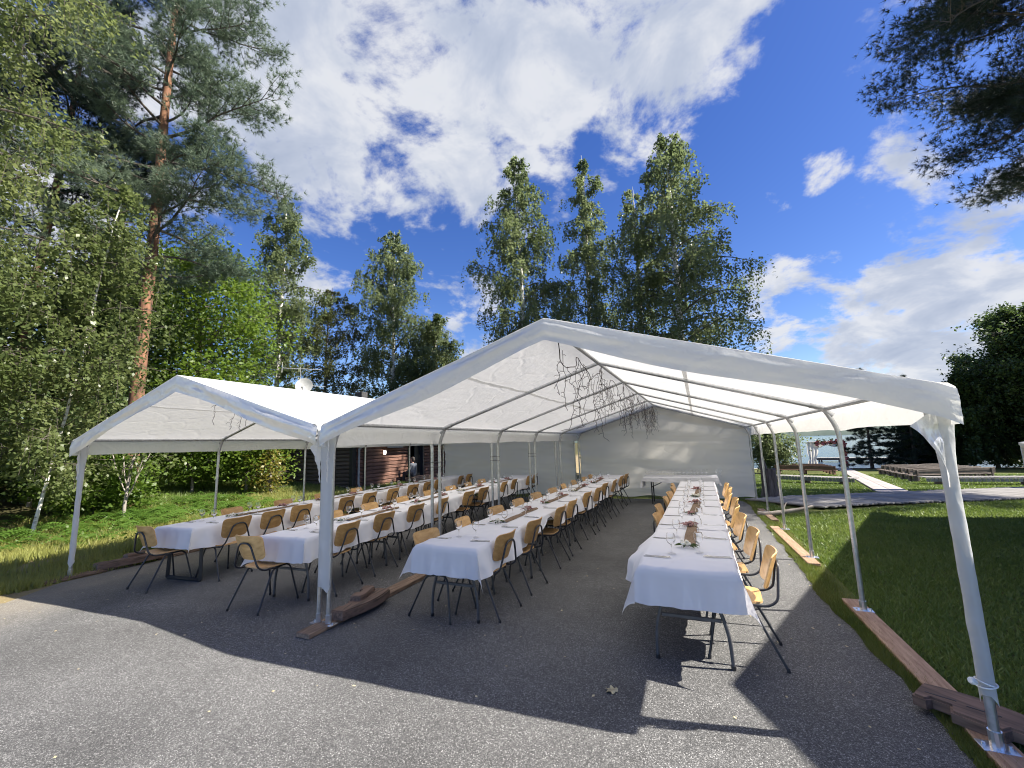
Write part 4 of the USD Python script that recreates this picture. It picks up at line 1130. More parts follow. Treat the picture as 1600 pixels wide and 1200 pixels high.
tree('birch_tree', 'pointed birch directly behind the ridge of the right tent', (-8.7, 22.4), 19.8, 2.6, 16, kind='birch', hb=.06, r0=.19, nl=104, leaves=38000, size=.105, lean=(-.3, 0))
tree('birch_tree', 'slender birch right of the pointed one behind the right tent', (-5.3, 24.4), 20.2, 2.0, 17, kind='birch', hb=.06, r0=.17, nl=88, leaves=27000, size=.105, lean=(.3, 0))
tree('birch_tree', 'shorter birch between the slender one and the tallest birch', (-2.4, 23.9), 17.0, 2.5, 18, kind='birch', hb=.06, r0=.16, nl=76, leaves=20000, size=.105)
tree('birch_tree', 'tallest birch with white trunk, a long branch reaching right', (-.35, 22.0), 18.2, 2.9, 19, kind='birch', hb=.08, r0=.20, nl=110, leaves=42000, size=.10, lean=(.1, .1), skew=(1, 0, .15), prof=lambda u: min(1, (1 - u) * 2.0 + .06) ** .66)
# right side
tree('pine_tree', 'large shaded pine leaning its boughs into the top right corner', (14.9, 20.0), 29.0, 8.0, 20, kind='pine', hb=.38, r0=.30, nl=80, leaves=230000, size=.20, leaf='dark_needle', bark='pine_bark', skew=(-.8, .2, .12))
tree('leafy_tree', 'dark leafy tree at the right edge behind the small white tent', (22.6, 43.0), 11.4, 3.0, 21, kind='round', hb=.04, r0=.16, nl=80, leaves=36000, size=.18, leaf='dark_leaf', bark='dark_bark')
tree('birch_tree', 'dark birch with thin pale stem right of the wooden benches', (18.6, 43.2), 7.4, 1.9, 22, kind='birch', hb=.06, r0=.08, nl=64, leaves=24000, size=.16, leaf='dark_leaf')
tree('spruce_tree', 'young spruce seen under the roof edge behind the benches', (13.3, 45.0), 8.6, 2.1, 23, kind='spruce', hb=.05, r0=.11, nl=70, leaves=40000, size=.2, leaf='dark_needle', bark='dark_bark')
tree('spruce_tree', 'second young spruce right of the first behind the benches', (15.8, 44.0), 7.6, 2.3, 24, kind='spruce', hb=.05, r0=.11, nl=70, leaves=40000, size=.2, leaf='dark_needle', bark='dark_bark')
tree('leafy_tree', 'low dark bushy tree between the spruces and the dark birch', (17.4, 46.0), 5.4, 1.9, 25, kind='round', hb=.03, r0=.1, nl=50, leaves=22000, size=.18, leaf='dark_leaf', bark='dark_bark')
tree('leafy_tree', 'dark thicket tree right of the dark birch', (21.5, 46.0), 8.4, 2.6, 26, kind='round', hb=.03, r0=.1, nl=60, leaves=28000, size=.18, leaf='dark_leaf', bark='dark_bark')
tree('leafy_tree', 'dark leafy tree at the far right edge, tallest of the lakeside thicket', (26.0, 42.0), 12.5, 3.4, 28, kind='round', hb=.03, r0=.15, nl=60, leaves=28000, size=.2, leaf='dark_leaf', bark='dark_bark')
tree('alder_bush', 'leafy bush on the shore behind the right rear tent pole', (4.6, 35.0), 3.0, 1.6, 27, kind='round', hb=.02, r0=.05, nl=46, leaves=9000, size=.13, leaf='birch_leaf', bark='dark_bark', cat='bush')

# bushes and saplings by the left tent
BU = 'green bushes along the left verge'
bushes = [(-17.3, 9.9, 2.5, 1.5, 'bright_leaf', 'bright green maple bush left of the second left tent pole'), (-16.2, 11.2, 2.6, 1.4, 'bright_leaf', 'bright green bush right of the second left tent pole'),
          (-15.1, 11.4, 1.7, .55, 'yellow_leaf', 'small yellowing bush in front of the green ones'), (-18.6, 13.2, 2.8, 1.6, 'birch_leaf_near', 'tall green bush beside the dark hut wall'),
          (-15.4, 6.3, 1.5, 1.1, 'bright_leaf', 'low leafy bush behind the ferns by the grey sapling'), (-18.2, 6.0, 2.4, 1.6, 'dark_leaf', 'dark bush in the shade at the foot of the pine'), (-17.6, 3.5, 2.6, 1.8, 'birch_leaf_near', 'leafy bush at the left edge behind the slim birch'),
          (-19.5, 8.6, 3.4, 1.8, 'dark_leaf', 'dark bush behind the pine foot'), (-17.0, 1.2, 3.2, 1.9, 'birch_leaf_near', 'leafy bush at the far left edge of the verge')]
for i, (x, y, h, r, lf, lab) in enumerate(bushes):
    tree('bush', lab, (x, y), h, r, 40 + i, kind='round', hb=.03, r0=.035, nl=38, leaves=7500 if lf != 'yellow_leaf' else 800, size=.10, leaf=lf, bark='grey_bark', cat='bush', forks=3)
tree('sapling', 'bare grey forked sapling with few leaves beside the left tent', (-13.9, 6.35), 3.3, .9, 60, kind='round', hb=.4, r0=.03, nl=16, leaves=900, size=.09, leaf='birch_leaf_near', bark='grey_bark', forks=4)


def far_wood():
    """The mass of the wood behind the left-hand trees."""
    r = np.random.default_rng(90)
    P = []
    for _ in range(420):
        x, y = r.uniform(-62, -27), r.uniform(-6, 44)
        if x > -30 and y > 24:
            continue
        h = r.uniform(3, 9.5) * (.7 if y > 22 else 1)
        n = int(90)
        q = r.normal(0, 1, (n, 3)) * [1.3, 1.3, h * .28] + [x, y, h * .5]
        q[:, 2] = np.abs(q[:, 2]) + .2
        P.append(q)
    P = np.vstack(P)
    P[:, 2] += ground_z(P[:, 0], P[:, 1])
    obj('far_wood', leaf_quads(P, .34, r), 'dark_leaf', label='dark mass of woodland behind the left-hand trees', cat='wood', kind='stuff')


far_wood()


def make_fern(label):
    r = np.random.default_rng(5)
    t = thing('fern', label, 'fern', group='ferns along the left verge')
    for i in range(9):
        a = i * 2.4 + r.uniform(-.3, .3); L = r.uniform(.6, .95)
        s = np.linspace(0, 1, 15)
        d = np.array([math.cos(a), math.sin(a), 0])
        sp = np.stack([d[0] * L * s ** .9 * .85, d[1] * L * s ** .9 * .85, L * (.95 * s - .75 * s ** 2.2)], -1)
        p = np.array([-d[1], d[0], 0])
        vs, fs = [], []
        for k in range(1, 15):
            w = .17 * (1 - s[k]) ** .7 * min(1, s[k] * 5) + .012
            for sg in (-1, 1):
                c = sp[k]; e = c + p * sg * w + d * w * .45 + [0, 0, -.02 - w * .15]
                o = len(vs) * 3
                vs.append(np.array([c - d * .02, c + d * .022, e])); fs.append([o, o + 1, o + 2])
        obj('frond', (np.vstack(vs), np.array(fs)), 'fern_leaf', t)
    return t


rf = np.random.default_rng(15)
fern0 = None
for i in range(92):
    u = rf.uniform(0, 1)
    x, y = -11.3 - 2.6 * rf.uniform(0, 1) - (1.4 if rf.uniform() < .4 else 0), 1.6 + 8.2 * u
    x -= .28 * max(0, y - 4.5)
    z = float(ground_z(x, y)) - .01
    if fern0 is None:
        fern0 = make_fern('green fern among the other ferns on the left verge')
        fern0.GetAttribute('xformOp:translate').Set(Gf.Vec3d(x, y, z))
    else:
        dup(fern0, (x, y, z), rf.uniform(0, 360), tilt=(rf.uniform(-8, 8), rf.uniform(-8, 8)))


def blades(name, X, Y, hgt, wid, m, label, seed, lean=.35):
    r = np.random.default_rng(seed)
    n = len(X)
    Z = ground_z(X, Y) - .004
    a = r.uniform(0, 2 * np.pi, n)
    h = hgt * r.uniform(.55, 1.3, n)
    d = np.stack([np.cos(a), np.sin(a), 0 * a], -1)
    b = np.stack([X, Y, Z], -1)
    w = (wid * r.uniform(.7, 1.3, n))[:, None]
    tip = b + np.stack([r.normal(0, lean, n) * h, r.normal(0, lean, n) * h, h], -1)
    v = np.stack([b - d * w, b + d * w, tip], 1).reshape(-1, 3)
    obj(name, (v, np.arange(3 * n).reshape(-1, 3)), m, label=label, cat='grass', kind='stuff')


rg = np.random.default_rng(33)
# lawn to the right of the yard, denser near the camera
n = 360000
y = 1.6 + 30 * rg.uniform(0, 1, n) ** 2.0
x = 1.02 + (.3 + .62 * y) * rg.uniform(0, 1, n)
edge = 1.13 + .12 * np.clip((6 - y) / 2.8, 0, 1) + .12 * (meshkit.fbm(np.stack([0 * y, y * 1.8, 0 * y], -1), 3, 6) - .5)
_a, _b = np.array([1.8, 12.75]), np.array([12.2, 19.6]); _d = (_b - _a) / np.linalg.norm(_b - _a)
_e, _g = np.array([5.5, 17.0]), np.array([11.3, 45.0]); _h2 = (_g - _e) / np.linalg.norm(_g - _e)
k = (x > edge) & ~((np.abs((x - _a[0]) * -_d[1] + (y - _a[1]) * _d[0]) < 1.15) & (x > 1.7)) & ~((np.abs((x - _e[0]) * _h2[1] - (y - _e[1]) * _h2[0]) < .5) & (y > 17)) & ~((np.abs(x - XR) < .085) & (y < 11.5) & (y > 2.3))
blades('lawn_grass', x[k], y[k], .032 + .0012 * y[k], .0028 + .0009 * y[k], 'lawn_blade', 'short mown green grass of the lawn', 1, .5)
# ragged strip at the edge of the asphalt and behind the back wall
n = 42000
y = 1.5 + 12 * rg.uniform(0, 1, n) ** 1.4; x = 1.10 + .11 * np.clip((6 - y) / 2.8, 0, 1) + .10 * (meshkit.fbm(np.stack([0 * y, y * 2.2, 0 * y], -1), 3, 16) - .5) + np.abs(rg.normal(0, .11, n))
blades('edge_grass', np.concatenate([x, rg.uniform(-8.6, 1.6, 9000)]), np.concatenate([y, 13.32 + np.abs(rg.normal(0, .35, 9000))]), .05, .0035, 'edge_blade', 'uneven grass along the asphalt edges and under the back wall', 2)
# dry verge on the left
n = 120000
x = -8.45 - 7 * rg.uniform(0, 1, n) ** 1.2; y = 1.0 + 13 * rg.uniform(0, 1, n)
left = -8.5 + .12 * (meshkit.noise(np.stack([0 * y, y * 2, 0 * y], -1), 8) - .5)
k = (x < left - np.clip(2.6 - y, 0, 3) * .9) & (meshkit.fbm(np.stack([x * 1.1, y * 1.1, 0 * x], -1), 3, 4) > .36)
blades('verge_grass', x[k], y[k], .12 + .10 * rg.uniform(0, 1, k.sum()) * (x[k] < -9.4), .008, 'verge_blade', 'long dry grass of the verge beside the left tent', 3)
n = 60000
x = -12.5 - 10 * rg.uniform(0, 1, n); y = 6 + 12 * rg.uniform(0, 1, n)
blades('rough_grass', x, y, .14, .013, 'lawn_blade', 'rough green grass between the verge and the hut', 4)
# seedlings and clover leaves low in the verge
n = 9000
x = -9.0 - 6 * rg.uniform(0, 1, n); y = 1.2 + 9 * rg.uniform(0, 1, n)
P = np.stack([x, y, ground_z(x, y) + .04 + .22 * rg.uniform(0, 1, n) * (x < -10)], -1)
k = meshkit.fbm(np.stack([x * .9, y * .9, 0 * x], -1), 3, 14) > .45
obj('ground_cover', leaf_quads(P[k], .085, rg), 'bright_leaf', label='low leafy ground cover in the verge under the ferns', cat='ground cover', kind='stuff')

# ================================================================== HUT, SHORE AND GARDEN THINGS
def build_hut():
    HX0, HX1, HY0, HY1, HZ = -21.6, -13.65, 14.1, 22.3, 2.35
    t = thing('log_hut', 'dark brown log hut beside the left tent, one wall sunlit red-brown', 'hut')
    r = np.random.default_rng(3)
    z, lh = -.05, .165
    k = 0
    while z < HZ:
        for (y0, y1) in ((HY0 + .12, 17.95), (19.15, HY1)):
            obj('log', box((0, 0, 0), (.13 + r.uniform(-.012, .012), y1 - y0, lh - .012), .035), 'log_red', t, loc=(HX1 - .06, (y0 + y1) / 2, z + lh / 2), label='sunlit red-brown log' if k == 0 else None)
        if z > 2.05:
            obj('log', box((0, 0, 0), (.13, 1.2, lh - .012), .035), 'log_red', t, loc=(HX1 - .06, 18.55, z + lh / 2))
        z += lh; k += 1
    z = -.1
    while z < HZ + .1:
        if z > .0:
            obj('log', box((0, 0, 0), (HX1 - HX0 - .2, .13 + r.uniform(-.015, .015), lh - .012), .035), 'log_dark', t, loc=((HX0 + HX1) / 2 - .05, HY0 + .06, z + lh / 2))
        else:
            obj('log', box((0, 0, 0), (HX1 - HX0 - .2, .13, lh - .012), .035), 'log_dark', t, loc=((HX0 + HX1) / 2 - .05, HY0 + .06, z + lh / 2))
        z += lh
    xr = (HX0 + HX1) / 2; ridge = 4.1
    # gable boards
    nb = 40
    for i in range(nb):
        x = HX0 + (HX1 - HX0) * (i + .5) / nb
        top = ridge - abs(x - xr) * (ridge - HZ) / ((HX1 - HX0) / 2) - .05
        if top > HZ + .12:
            obj('gable_board', box((x, HY0 + .05, (HZ + .07 + top) / 2), ((HX1 - HX0) / nb - .012, .03, top - HZ - .07), .006), 'log_dark', t)
    obj('corner_post', box((HX1 - .02, HY0 + .03, 1.15), (.2, .2, 2.45), .01), 'black_paint', t)
    obj('corner_post', box((HX0 + .02, HY0 + .03, 1.4), (.22, .22, 2.4), .01), 'black_paint', t)
    obj('rear_wall', merge([box((HX0 + .06, (HY0 + HY1) / 2 + .1, 1.3), (.12, HY1 - HY0 - .2, 2.3), .01), box(((HX0 + HX1) / 2, HY1 - .04, 1.3), (HX1 - HX0 - .2, .12, 2.3), .01)]), 'log_dark', t)
    obj('floor', box(((HX0 + HX1) / 2, (HY0 + HY1) / 2, .02), (HX1 - HX0 - .4, HY1 - HY0 - .4, .06), .01), 'log_dark', t)
    # roof: two slabs with eaves
    sl = (ridge - HZ) / ((HX1 - HX0) / 2)
    for s in (-1, 1):
        e = (HX1 - HX0) / 2 + .62
        v = [(xr, HY0 - .55, ridge + .06), (xr + s * e, HY0 - .55, ridge + .06 - e * sl), (xr + s * e, HY1 + .5, ridge + .06 - e * sl), (xr, HY1 + .5, ridge + .06)]
        v = np.array(v + [(a, b, c + .09) for a, b, c in v])
        f = np.array([[0, 1, 2], [0, 2, 3], [4, 6, 5], [4, 7, 6], [0, 4, 5], [0, 5, 1], [1, 5, 6], [1, 6, 2], [2, 6, 7], [2, 7, 3], [3, 7, 4], [3, 4, 0]])
        obj('roof', (v, f), 'roof_felt', t)
        obj('gutter', tube([(xr + s * (e + .05), HY0 - .5, ridge + .03 - e * sl), (xr + s * (e + .05), HY1 + .45, ridge + .03 - e * sl)], .05, 8), 'grey_paint', t, smooth=40)
    for y in np.arange(HY0 + .6, HY1, 1.2):
        obj('eave_bracket', box((HX1 + .27, y, HZ - .19), (.55, .07, .09), .008), 'black_paint', t)
    obj('downpipe', tube(bend([(HX1 + .62, HY0 + .25, 2.0), (HX1 + .12, HY0 + .25, 1.75), (HX1 + .12, HY0 + .25, .2), (HX1 + .26, HY0 + .25, .08)], .08), .045, 8), 'grey_paint', t, smooth=50)
    obj('downpipe', tube([(HX1 + .10, HY0 + .62, 1.95), (HX1 + .10, HY0 + .62, .05)], .04, 8), 'black_paint', t, smooth=50)
    d = obj('door', box((HX1 - .10, 18.85, 1.0), (.05, .55, 2.0), .01), 'black_paint', t)
    for s in (-.58, .58):
        obj('door_frame', box((HX1 + .0, 18.55 + s, 1.02), (.18, .09, 2.06), .008), 'black_paint', t)
    obj('door_frame', box((HX1 + .0, 18.55, 2.09), (.18, 1.25, .09), .008), 'black_paint', t)
    lam = obj('wall_lamp', lathe([(.0, -.12), (.06, -.1), (.075, 0), (.06, .08), (0, .1)], 12), 'lamp_glass', t, loc=(HX1 + .16, 15.96, 1.56), smooth=50)
    obj('lamp_arm', tube([(HX1, 15.96, 1.72), (HX1 + .16, 15.96, 1.70), (HX1 + .16, 15.96, 1.64)], .012, 6), 'black_frame', t)
    obj('eave_sign', box((HX1 + .35, 16.5, 1.86), (.03, 1.15, .22), .006), 'grey_paint', t)
    obj('chimney', box((-16.4, 17.5, 4.3), (.45, .45, .95), .02), 'roof_felt', t)
    # dish and aerial on the roof
    d = thing('satellite_dish', 'pale grey satellite dish showing above the left tent roof', 'satellite dish', (-18.95, 16.0, 5.15), 38)
    pr = [(.0005, 0), (.15, .012), (.30, .045), (.42, .095), (.43, .10), (.415, .10), (.30, .055), (.15, .022), (.0005, .01)]
    m = lathe(pr, 28); m = rot(m, (1, 0, 0), 78)
    obj('reflector', m, 'dish_paint', d, smooth=50)
    obj('feed_arm', tube([(0, -.05, -.40), (.0, -.52, -.16)], .015, 6), 'grey_paint', d)
    obj('receiver', tube([(0, -.48, -.17), (0, -.62, -.10)], [.035, .05], 10), 'grey_paint', d)
    obj('mast', tube([(0, .08, 0), (0, .08, -1.95)], .03, 8), 'grey_paint', d)
    a = thing('roof_aerial', 'thin television aerial beside the satellite dish', 'aerial', (-19.35, 16.05, 6.2), 30)
    obj('mast', tube([(0, 0, .05), (0, 0, -3.0)], .02, 8), 'grey_paint', a)
    obj('boom', tube([(-.95, 0, .0), (1.1, 0, -.12)], .016, 6), 'dish_paint', a)
    obj('reflector_bar', tube([(-.95, 0, -.25), (-.95, 0, .32)], .014, 6), 'dish_paint', a)
    for q in np.linspace(-.7, 1.05, 9):
        obj('element', tube([(q, -.16, -.055 - q * .058), (q, .16, -.055 - q * .058)], .006, 5), 'dish_paint', a)
    obj('lower_boom', tube([(.35, .02, -.98), (1.3, .02, -1.05)], .02, 6), 'dish_paint', a)


build_hut()


def build_person():
    """Somebody sitting on the step by the hut door, mostly hidden by a tent pole."""
    import manifold3d as m3
    t = thing('person', 'person with dark hair in a grey top sitting at the hut door', 'person', (-12.95, 17.38, .0), 90)
    def chain(js):
        out = m3.Manifold()
        for (a, ra), (b, rb) in js:
            pts = []
            for c, r in ((a, ra), (b, rb)):
                s = trimesh.creation.icosphere(1, r).vertices + np.array(c); pts.append(s)
            out = out + m3.Manifold.hull_points(np.vstack(pts))
        return out
    def sm(mf, l=.03):
        m = mf.refine_to_length(l).to_mesh()
        tm = trimesh.Trimesh(m.vert_properties[:, :3], m.tri_verts, process=True)
        trimesh.smoothing.filter_taubin(tm, iterations=8)
        return tm
    hip, chest, neck, head = (0, .0, .46), (0, -.03, .82), (0, .0, .98), (0, .03, 1.13)
    body = [((hip, .15), (chest, .155)), ((chest, .14), (neck, .06)), ((neck, .055), (head, .075)), (((0, .05, 1.10), .07), ((0, .02, 1.17), .098))]
    hands = []
    for s in (-1, 1):
        sh, el, wr = (s * .18, -.02, .90), (s * .24, .05, .64), (s * .14, .30, .56)
        body += [(((s * .1, -.02, .88), .08), (sh, .065)), ((sh, .06), (el, .045)), ((el, .044), (wr, .03)), ((wr, .03), ((s * .12, .38, .54), .035))]
        for q in range(5):
            body.append((((s * .12 + (q - 2) * .016, .39, .54), .01), ((s * .12 + (q - 2) * .018, .45 if q else .42, .52), .008)))
        kn, an = (s * .13, .42, .48), (s * .13, .46, .08)
        body += [(((s * .09, .02, .46), .11), (kn, .075)), ((kn, .07), (an, .045)), ((an, .045), ((s * .14, .62, .04), .035))]
    obj('body', (lambda m: (m.vertices, m.faces))(sm(chain(body))), 'skin', t, smooth=True)
    shirt = [((hip, .165), (chest, .17)), ((chest, .155), ((0, 0, .94), .08))]
    for s in (-1, 1):
        shirt += [(((s * .1, -.02, .88), .092), ((s * .18, -.02, .90), .078)), (((s * .18, -.02, .90), .073), ((s * .24, .05, .64), .058)), (((s * .24, .05, .64), .057), ((s * .16, .25, .575), .042))]
    obj('shirt', (lambda m: (m.vertices, m.faces))(sm(chain(shirt))), 'grey_shirt', t, smooth=True)
    tr = [(((-.09, .0, .45), .13), ((.09, .0, .45), .13))]
    for s in (-1, 1):
        tr += [(((s * .09, .02, .46), .122), ((s * .13, .42, .48), .088)), (((s * .13, .42, .48), .084), ((s * .13, .46, .12), .06))]
    obj('trousers', (lambda m: (m.vertices, m.faces))(sm(chain(tr))), 'dark_cloth', t, smooth=True)
    obj('hair', (lambda m: (m.vertices, m.faces))(sm(chain([(((0, -.015, 1.19), .1), ((0, -.04, 1.12), .085))]))), 'hair', t, smooth=True)
    obj('door_step', box((-13.05, 18.0, .15), (.5, 1.5, .30), .02), 'old_plank', label='wooden step by the hut door', cat='step')


build_person()


def make_bench(L, label, group, loc, rz, m, back=True, h=.70):
    t = thing('wooden_bench', label, 'bench', loc, rz, group)
    for k in range(3):
        obj('seat_plank', box((0, -.14 + k * .14, .43 * h), (L, .125, .045), .008), m, t)
    if back:
        for k in range(2):
            obj('back_plank', box((0, .25 + k * .012, (.58 + k * .16) * h), (L, .035, .125), .008), m, t)
    for s in (-1, 0, 1):
        x = s * (L / 2 - .16)
        obj('leg', box((x, -.10, .2 * h), (.10, .12, .40 * h), .01), m, t); obj('leg', box((x, .13, .2 * h), (.10, .12, .40 * h), .01), m, t)
        if back:
            obj('back_post', box((x, .29, .45 * h), (.08, .05, .66 * h), .006), m, t)
    return t


# benches facing the lake: left block of the aisle and right block
bl = br = None
for k in range(5):
    lab = f"brown bench, {ORD[k]} row from the yard left of the garden path"
    x, y = 6.0 + .30 * k, 31.6 + k * 2.1
    if bl is None:
        bl = make_bench(3.2, lab, 'benches left of the path', (x, y, float(ground_z(x, y))), 180 - 24, 'bench_wood')
    else:
        dup(bl, (x, y, float(ground_z(x, y))), 180 - 24 + k * .6, lab)
for k in range(6):
    lab = f"brown bench, {ORD[k]} row from the yard right of the garden path"
    x, y = 9.75 + .36 * k, 24.3 + k * 1.8
    if br is None:
        br = make_bench(3.4, lab, 'benches right of the path', (x, y, float(ground_z(x, y))), 180 + 22, 'bench_grey')
    else:
        dup(br, (x, y, float(ground_z(x, y))), 180 + 22 - k * .6, lab)


def slat_bench(label, loc, rz, L):
    t = thing('slatted_platform', label, 'platform', loc, rz, 'low slatted platforms by the boardwalk')
    n = int(L / .125)
    for k in range(n):
        obj('slat', box((-L / 2 + .0625 + k * .125, 0, .30), (.11, .62, .03), .005), 'grey_plank', t)
        obj('front_slat', box((-L / 2 + .0625 + k * .125, -.315, .215), (.11, .02, .13), .004), 'grey_plank', t)
    for q in np.linspace(-L / 2 + .5, L / 2 - .5, 3):
        obj('leg', box((q, 0, .14), (.1, .4, .28), .01), 'old_plank', t)


slat_bench('pale slatted platform standing left of the garden path', (4.25, 22.2, float(ground_z(4.25, 22.2))), -30, 3.5)
slat_bench('long pale slatted platform at the right beyond the boardwalk', (10.9, 21.9, float(ground_z(10.9, 21.9))), 3, 6.0)

st = thing('tree_stump', 'dark weathered tree stump beyond the right rear tent corner', 'stump', (1.86, 14.7, -.05))
a_ = np.linspace(0, 2 * np.pi, 29)[:-1]
Z_ = np.linspace(0, .82, 12)
Ag, Zg = np.meshgrid(np.append(a_, a_[0]), Z_)
rr_ = (.20 + .08 * np.exp(-Zg * 6)) * (1 + .22 * (meshkit.fbm(np.stack([np.cos(Ag) * 2.2, np.sin(Ag) * 2.2, Zg * .8], -1), 3, 3) - .5))
obj('bark', grid(rr_ * np.cos(Ag), rr_ * np.sin(Ag), Zg + .03 * np.sin(Ag * 3) * (Zg > .7)), 'stump_wood', st, smooth=50)
obj('top', merge([(np.vstack([np.stack([rr_[-1, :-1] * np.cos(a_), rr_[-1, :-1] * np.sin(a_), .82 + .03 * np.sin(a_ * 3)], -1), [[0, 0, .80]]]), np.array([[28, i, (i + 1) % 28] for i in range(28)]))]), 'stump_wood', st)
obj('broken_peak', tube([(-.10, .02, .78), (-.13, .02, 1.02), (-.12, .03, 1.24)], [.10, .08, .02], 8), 'stump_wood', st)

# fallen bough and round log by the asphalt edge
rb = np.random.default_rng(2)
fb = thing('fallen_bough', 'grey fallen bough on the grass beside the fifth right tent pole', 'branch', (1.35, 10.9, .05), 0)
obj('stem', tube(path_points((-.25, .1, 0), (1, -.15, .0), 1.1, 8, rb, .12), np.linspace(.06, .03, 9), 8), 'grey_bark', fb, smooth=50)
obj('side_branch', tube(path_points((.2, .04, .02), (.6, .7, .25), .4, 5, rb, .15), np.linspace(.025, .01, 6), 6), 'grey_bark', fb, smooth=50)

# wedding arch by the water
ar = thing('wedding_arch', 'draped wooden arch with pink and red flowers by the lake', 'arch', (10.35, 45.4, float(ground_z(10.35, 45.4)) - .02), -10)
for s in (-1, 1):
    obj('post', tube([(s * 1.25, 0, 0), (s * 1.25, 0, 2.4)], .05, 8), 'white_paint', ar)
obj('beam', tube([(-1.32, 0, 2.38), (1.32, 0, 2.38)], .05, 8), 'white_paint', ar)


def drape(x0, x1, z0, z1, wtop, wbot, seed):
    u = np.linspace(0, 1, 26); v = np.linspace(0, 1, 30)
    U, V = np.meshgrid(u, v, indexing='ij')
    c = x0 + (x1 - x0) * V ** 1.5
    w = wtop + (wbot - wtop) * V
    w = w * (1 - .35 * np.exp(-((V - .62) / .14) ** 2))
    return grid(c + (U - .5) * w, .06 * np.sin(U * 22 + seed) * (.5 + .5 * V), z0 + (z1 - z0) * V)


obj('curtain', drape(-.95, -1.12, 2.36, .05, .85, .8, 1), 'sheer_cloth', ar, smooth=60)
obj('curtain', drape(1.05, 1.2, 2.36, .05, .5, .45, 2), 'sheer_cloth', ar, smooth=60)
u = np.linspace(0, 1, 40); v = np.linspace(0, 1, 10)
U, V = np.meshgrid(u, v, indexing='ij')
obj('swag', grid(-1.2 + 2.4 * U, .05 + .03 * np.sin(V * 9), 2.36 - V * (.2 + .5 * np.sin(U * np.pi) * (.6 + .4 * np.sin(U * 9)))), 'sheer_cloth', ar, smooth=60)
ra = np.random.default_rng(12)
fl = []
for i in range(190):
    q = ra.uniform(0, 1)
    if q < .55:
        s = ra.uniform(.0, 1.0); c = np.array([-.7 + 2.0 * s, ra.normal(-.10, .07), 2.42 + ra.normal(-.04 - .3 * (1 - s) * ra.uniform(0, 1), .07)])
    else:
        c = np.array([1.28 + ra.normal(0, .09), ra.normal(-.10, .07), 2.4 - 2.1 * ra.uniform(0, 1) ** 1.3])
    ico = trimesh.creation.icosphere(1, ra.uniform(.05, .095))
    fl.append((ico.vertices * (1 + .4 * (meshkit.noise(ico.vertices * 60 + i, i)[:, None] - .5)) + c, ico.faces))
obj('flower_garland', merge(fl), 'flower_red', ar, smooth=60)
lp = np.array([[-.8 + 2.2 * ra.uniform(0, 1), ra.normal(-.08, .09), 2.38 + ra.normal(-.06, .16)] for _ in range(160)])
obj('greenery', leaf_quads(lp, .2, ra), 'dark_leaf', ar, kind='stuff')

# dock on the lake: deck boards and posts
dk = thing('boat_dock', 'dark wooden dock reaching over the water behind the arch', 'dock', (17.0, 58.0, -1.37), -22)
for k in range(60):
    obj('deck_board', box((-4.6 + k * .20, 0, .40), (.18, 1.6, .04), .005), 'grey_plank', dk)
for k in range(7):
    for s in (-1, 1):
        obj('post', tube([(-4.4 + k * 1.85, s * .7, -1.2), (-4.4 + k * 1.85, s * .7, .36)], .08, 8), 'old_plank', dk)
for s in (-1, 1):
    obj('side_beam', box((1.3, s * .76, .28), (12, .08, .18), .01), 'old_plank', dk)

# small white tent at the far right
sx = thing('garden_tent', 'small white closed garden tent at the right edge of the lawn', 'tent', (20.0, 36.2, float(ground_z(20.0, 36.2))), -22)
sl = 1.6
pts = np.linspace(-sl, sl, 24)
for k, (ax, sg) in enumerate(((0, -1), (0, 1), (1, -1), (1, 1))):
    U, V = np.meshgrid(pts, np.linspace(.05, 1.68, 14), indexing='ij')
    w_ = .03 * np.sin(U * 8 + k) * (1 - V / 2) + .05 * (meshkit.fbm(np.stack([U, V, 0 * U + k], -1), 3, k) - .5)
    obj('side_wall', grid(U if ax == 0 else sg * sl + w_, sg * sl + w_ if ax == 0 else U, V), 'wall_tarp', sx, smooth=60)
v_ = np.array([(-sl - .06, -sl - .06, 1.72), (sl + .06, -sl - .06, 1.72), (sl + .06, sl + .06, 1.72), (-sl - .06, sl + .06, 1.72), (0, 0, 2.2)])
low = v_[:4] - [0, 0, .18]
obj('roof', (np.vstack([v_, low]), np.array([[0, 1, 4], [1, 2, 4], [2, 3, 4], [3, 0, 4], [5, 6, 1], [5, 1, 0], [6, 7, 2], [6, 2, 1], [7, 8, 3], [7, 3, 2], [8, 5, 0], [8, 0, 3]])), 'tarp', sx)
for a in (-1, 1):
    for b in (-1, 1):
        obj('pole', tube([(a * sl, b * sl, 0), (a * sl, b * sl, 1.7)], .02, 8), 'white_paint', sx)

# flower bed stones by the hut side of the left tent
rs = np.random.default_rng(41)
for k in range(7):
    ico = trimesh.creation.icosphere(2, .13)
    v = ico.vertices * (1 + .5 * (meshkit.fbm(ico.vertices * 9 + k * 3, 3, k)[:, None] - .5)) * [1.2, 1, .7]
    obj('field_stone', (v, ico.faces), 'stump_wood', label=f"grey field stone, {ORD[k]} along the grass edge beside the left tent", cat='stone', group='stones beside the left tent', smooth=60, loc=(-9.0 - .1 * rs.uniform(), 8.6 + k * .62 + rs.uniform(-.15, .15), .03), rotz=rs.uniform(0, 360))

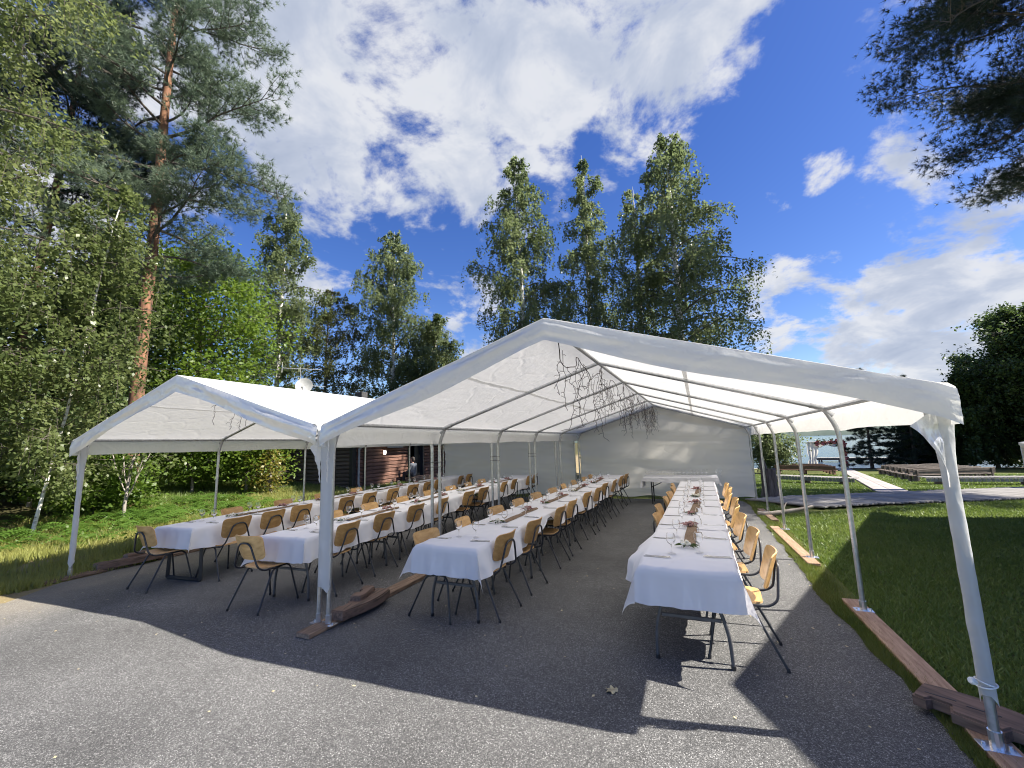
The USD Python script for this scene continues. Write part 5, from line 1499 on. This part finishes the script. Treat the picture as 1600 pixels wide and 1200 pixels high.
# the house on the right whose eave and gable throw the long shadow over the lawn
def shade_house():
    t = thing('timber_house', 'timber house right of the lawn whose shadow crosses the yard', 'house')
    d1, d2 = np.array([.37, .93]), np.array([.93, -.37])
    Hh = 3.8
    C = np.array([.06, 3.6]) + Hh * np.array([1.04, .21])
    d1 /= np.linalg.norm(d1); d2 /= np.linalg.norm(d2)
    Lh, Wd, pitch = 9.0, 7.0, .65

    def P(a, b, z):
        q = C + d1 * a + d2 * b
        return (q[0], q[1], z)
    rz = Hh + Wd / 2 * pitch
    for b0, b1, za, zb in ((0, Wd / 2, Hh, rz), (Wd / 2, Wd, rz, Hh)):
        v = [P(0, b0, za), P(Lh, b0, za), P(Lh, b1, zb), P(0, b1, zb)]
        v = np.array(v + [(x, y, z - .12) for x, y, z in v])
        f = np.array([[0, 1, 2], [0, 2, 3], [4, 6, 5], [4, 7, 6], [0, 4, 5], [0, 5, 1], [1, 5, 6], [1, 6, 2], [2, 6, 7], [2, 7, 3], [3, 7, 4], [3, 4, 0]])
        obj('roof', (v, f), 'roof_felt', t)
    a0, a1, b0, b1 = .5, Lh - .5, .55, Wd - .55
    for (pa, pb), (qa, qb) in (((a0, b0), (a1, b0)), ((a1, b0), (a1, b1)), ((a1, b1), (a0, b1)), ((a0, b1), (a0, b0))):
        n = int(abs(qa - pa) + abs(qb - pb))
        p, q = np.array(P(pa, pb, 0)), np.array(P(qa, qb, 0))
        c = (p + q) / 2
        ang = math.degrees(math.atan2(q[1] - p[1], q[0] - p[0]))
        obj('wall', box((c[0], c[1], Hh / 2 + .1), (np.linalg.norm(q - p), .16, Hh + .2), .01, rz=ang), 'log_red', t)
    for a in (a0, a1):
        v = np.array([P(a, b0, Hh + .15), P(a, b1, Hh + .15), P(a, Wd / 2, rz - .2)])
        obj('gable', (np.vstack([v, v + np.array([d1[0], d1[1], 0]) * .1]), np.array([[0, 1, 2], [3, 5, 4], [0, 3, 4], [0, 4, 1], [1, 4, 5], [1, 5, 2], [2, 5, 3], [2, 3, 0]])), 'log_red', t)
    for a in (2.5, 6.0):
        p = np.array(P(a, b0 - .09, 1.6))
        ang = math.degrees(math.atan2(d1[1], d1[0]))
        fr = obj('window', box(p, (1.1, .06, 1.2), .01, rz=ang), 'white_paint', t)
        obj('pane', box(p - np.array([d2[0], d2[1], 0]) * .035, (.95, .03, 1.05), .004, rz=ang), 'dark_glass', fr)


shade_house()

# small litter on the yard: crumbs of bark, grit and tiny leaves
rl = np.random.default_rng(66)
n = 1300
x = rl.uniform(-8.2, 1.1, n); y = rl.uniform(.6, 12.5, n)
k = rl.uniform(0, 1, n) < np.clip(.25 + np.exp(-np.abs(x - 1.05) * 2.2) + np.exp(-np.abs(x + 8.3) * 1.6), 0, 1)
P = np.stack([x, y, np.full(n, .011)], -1)[k]
obj('yard_litter', leaf_quads(P, .026, rl, up=6), 'dry_leaf', label='tiny leaf scraps and grit scattered over the asphalt', cat='litter', kind='stuff')
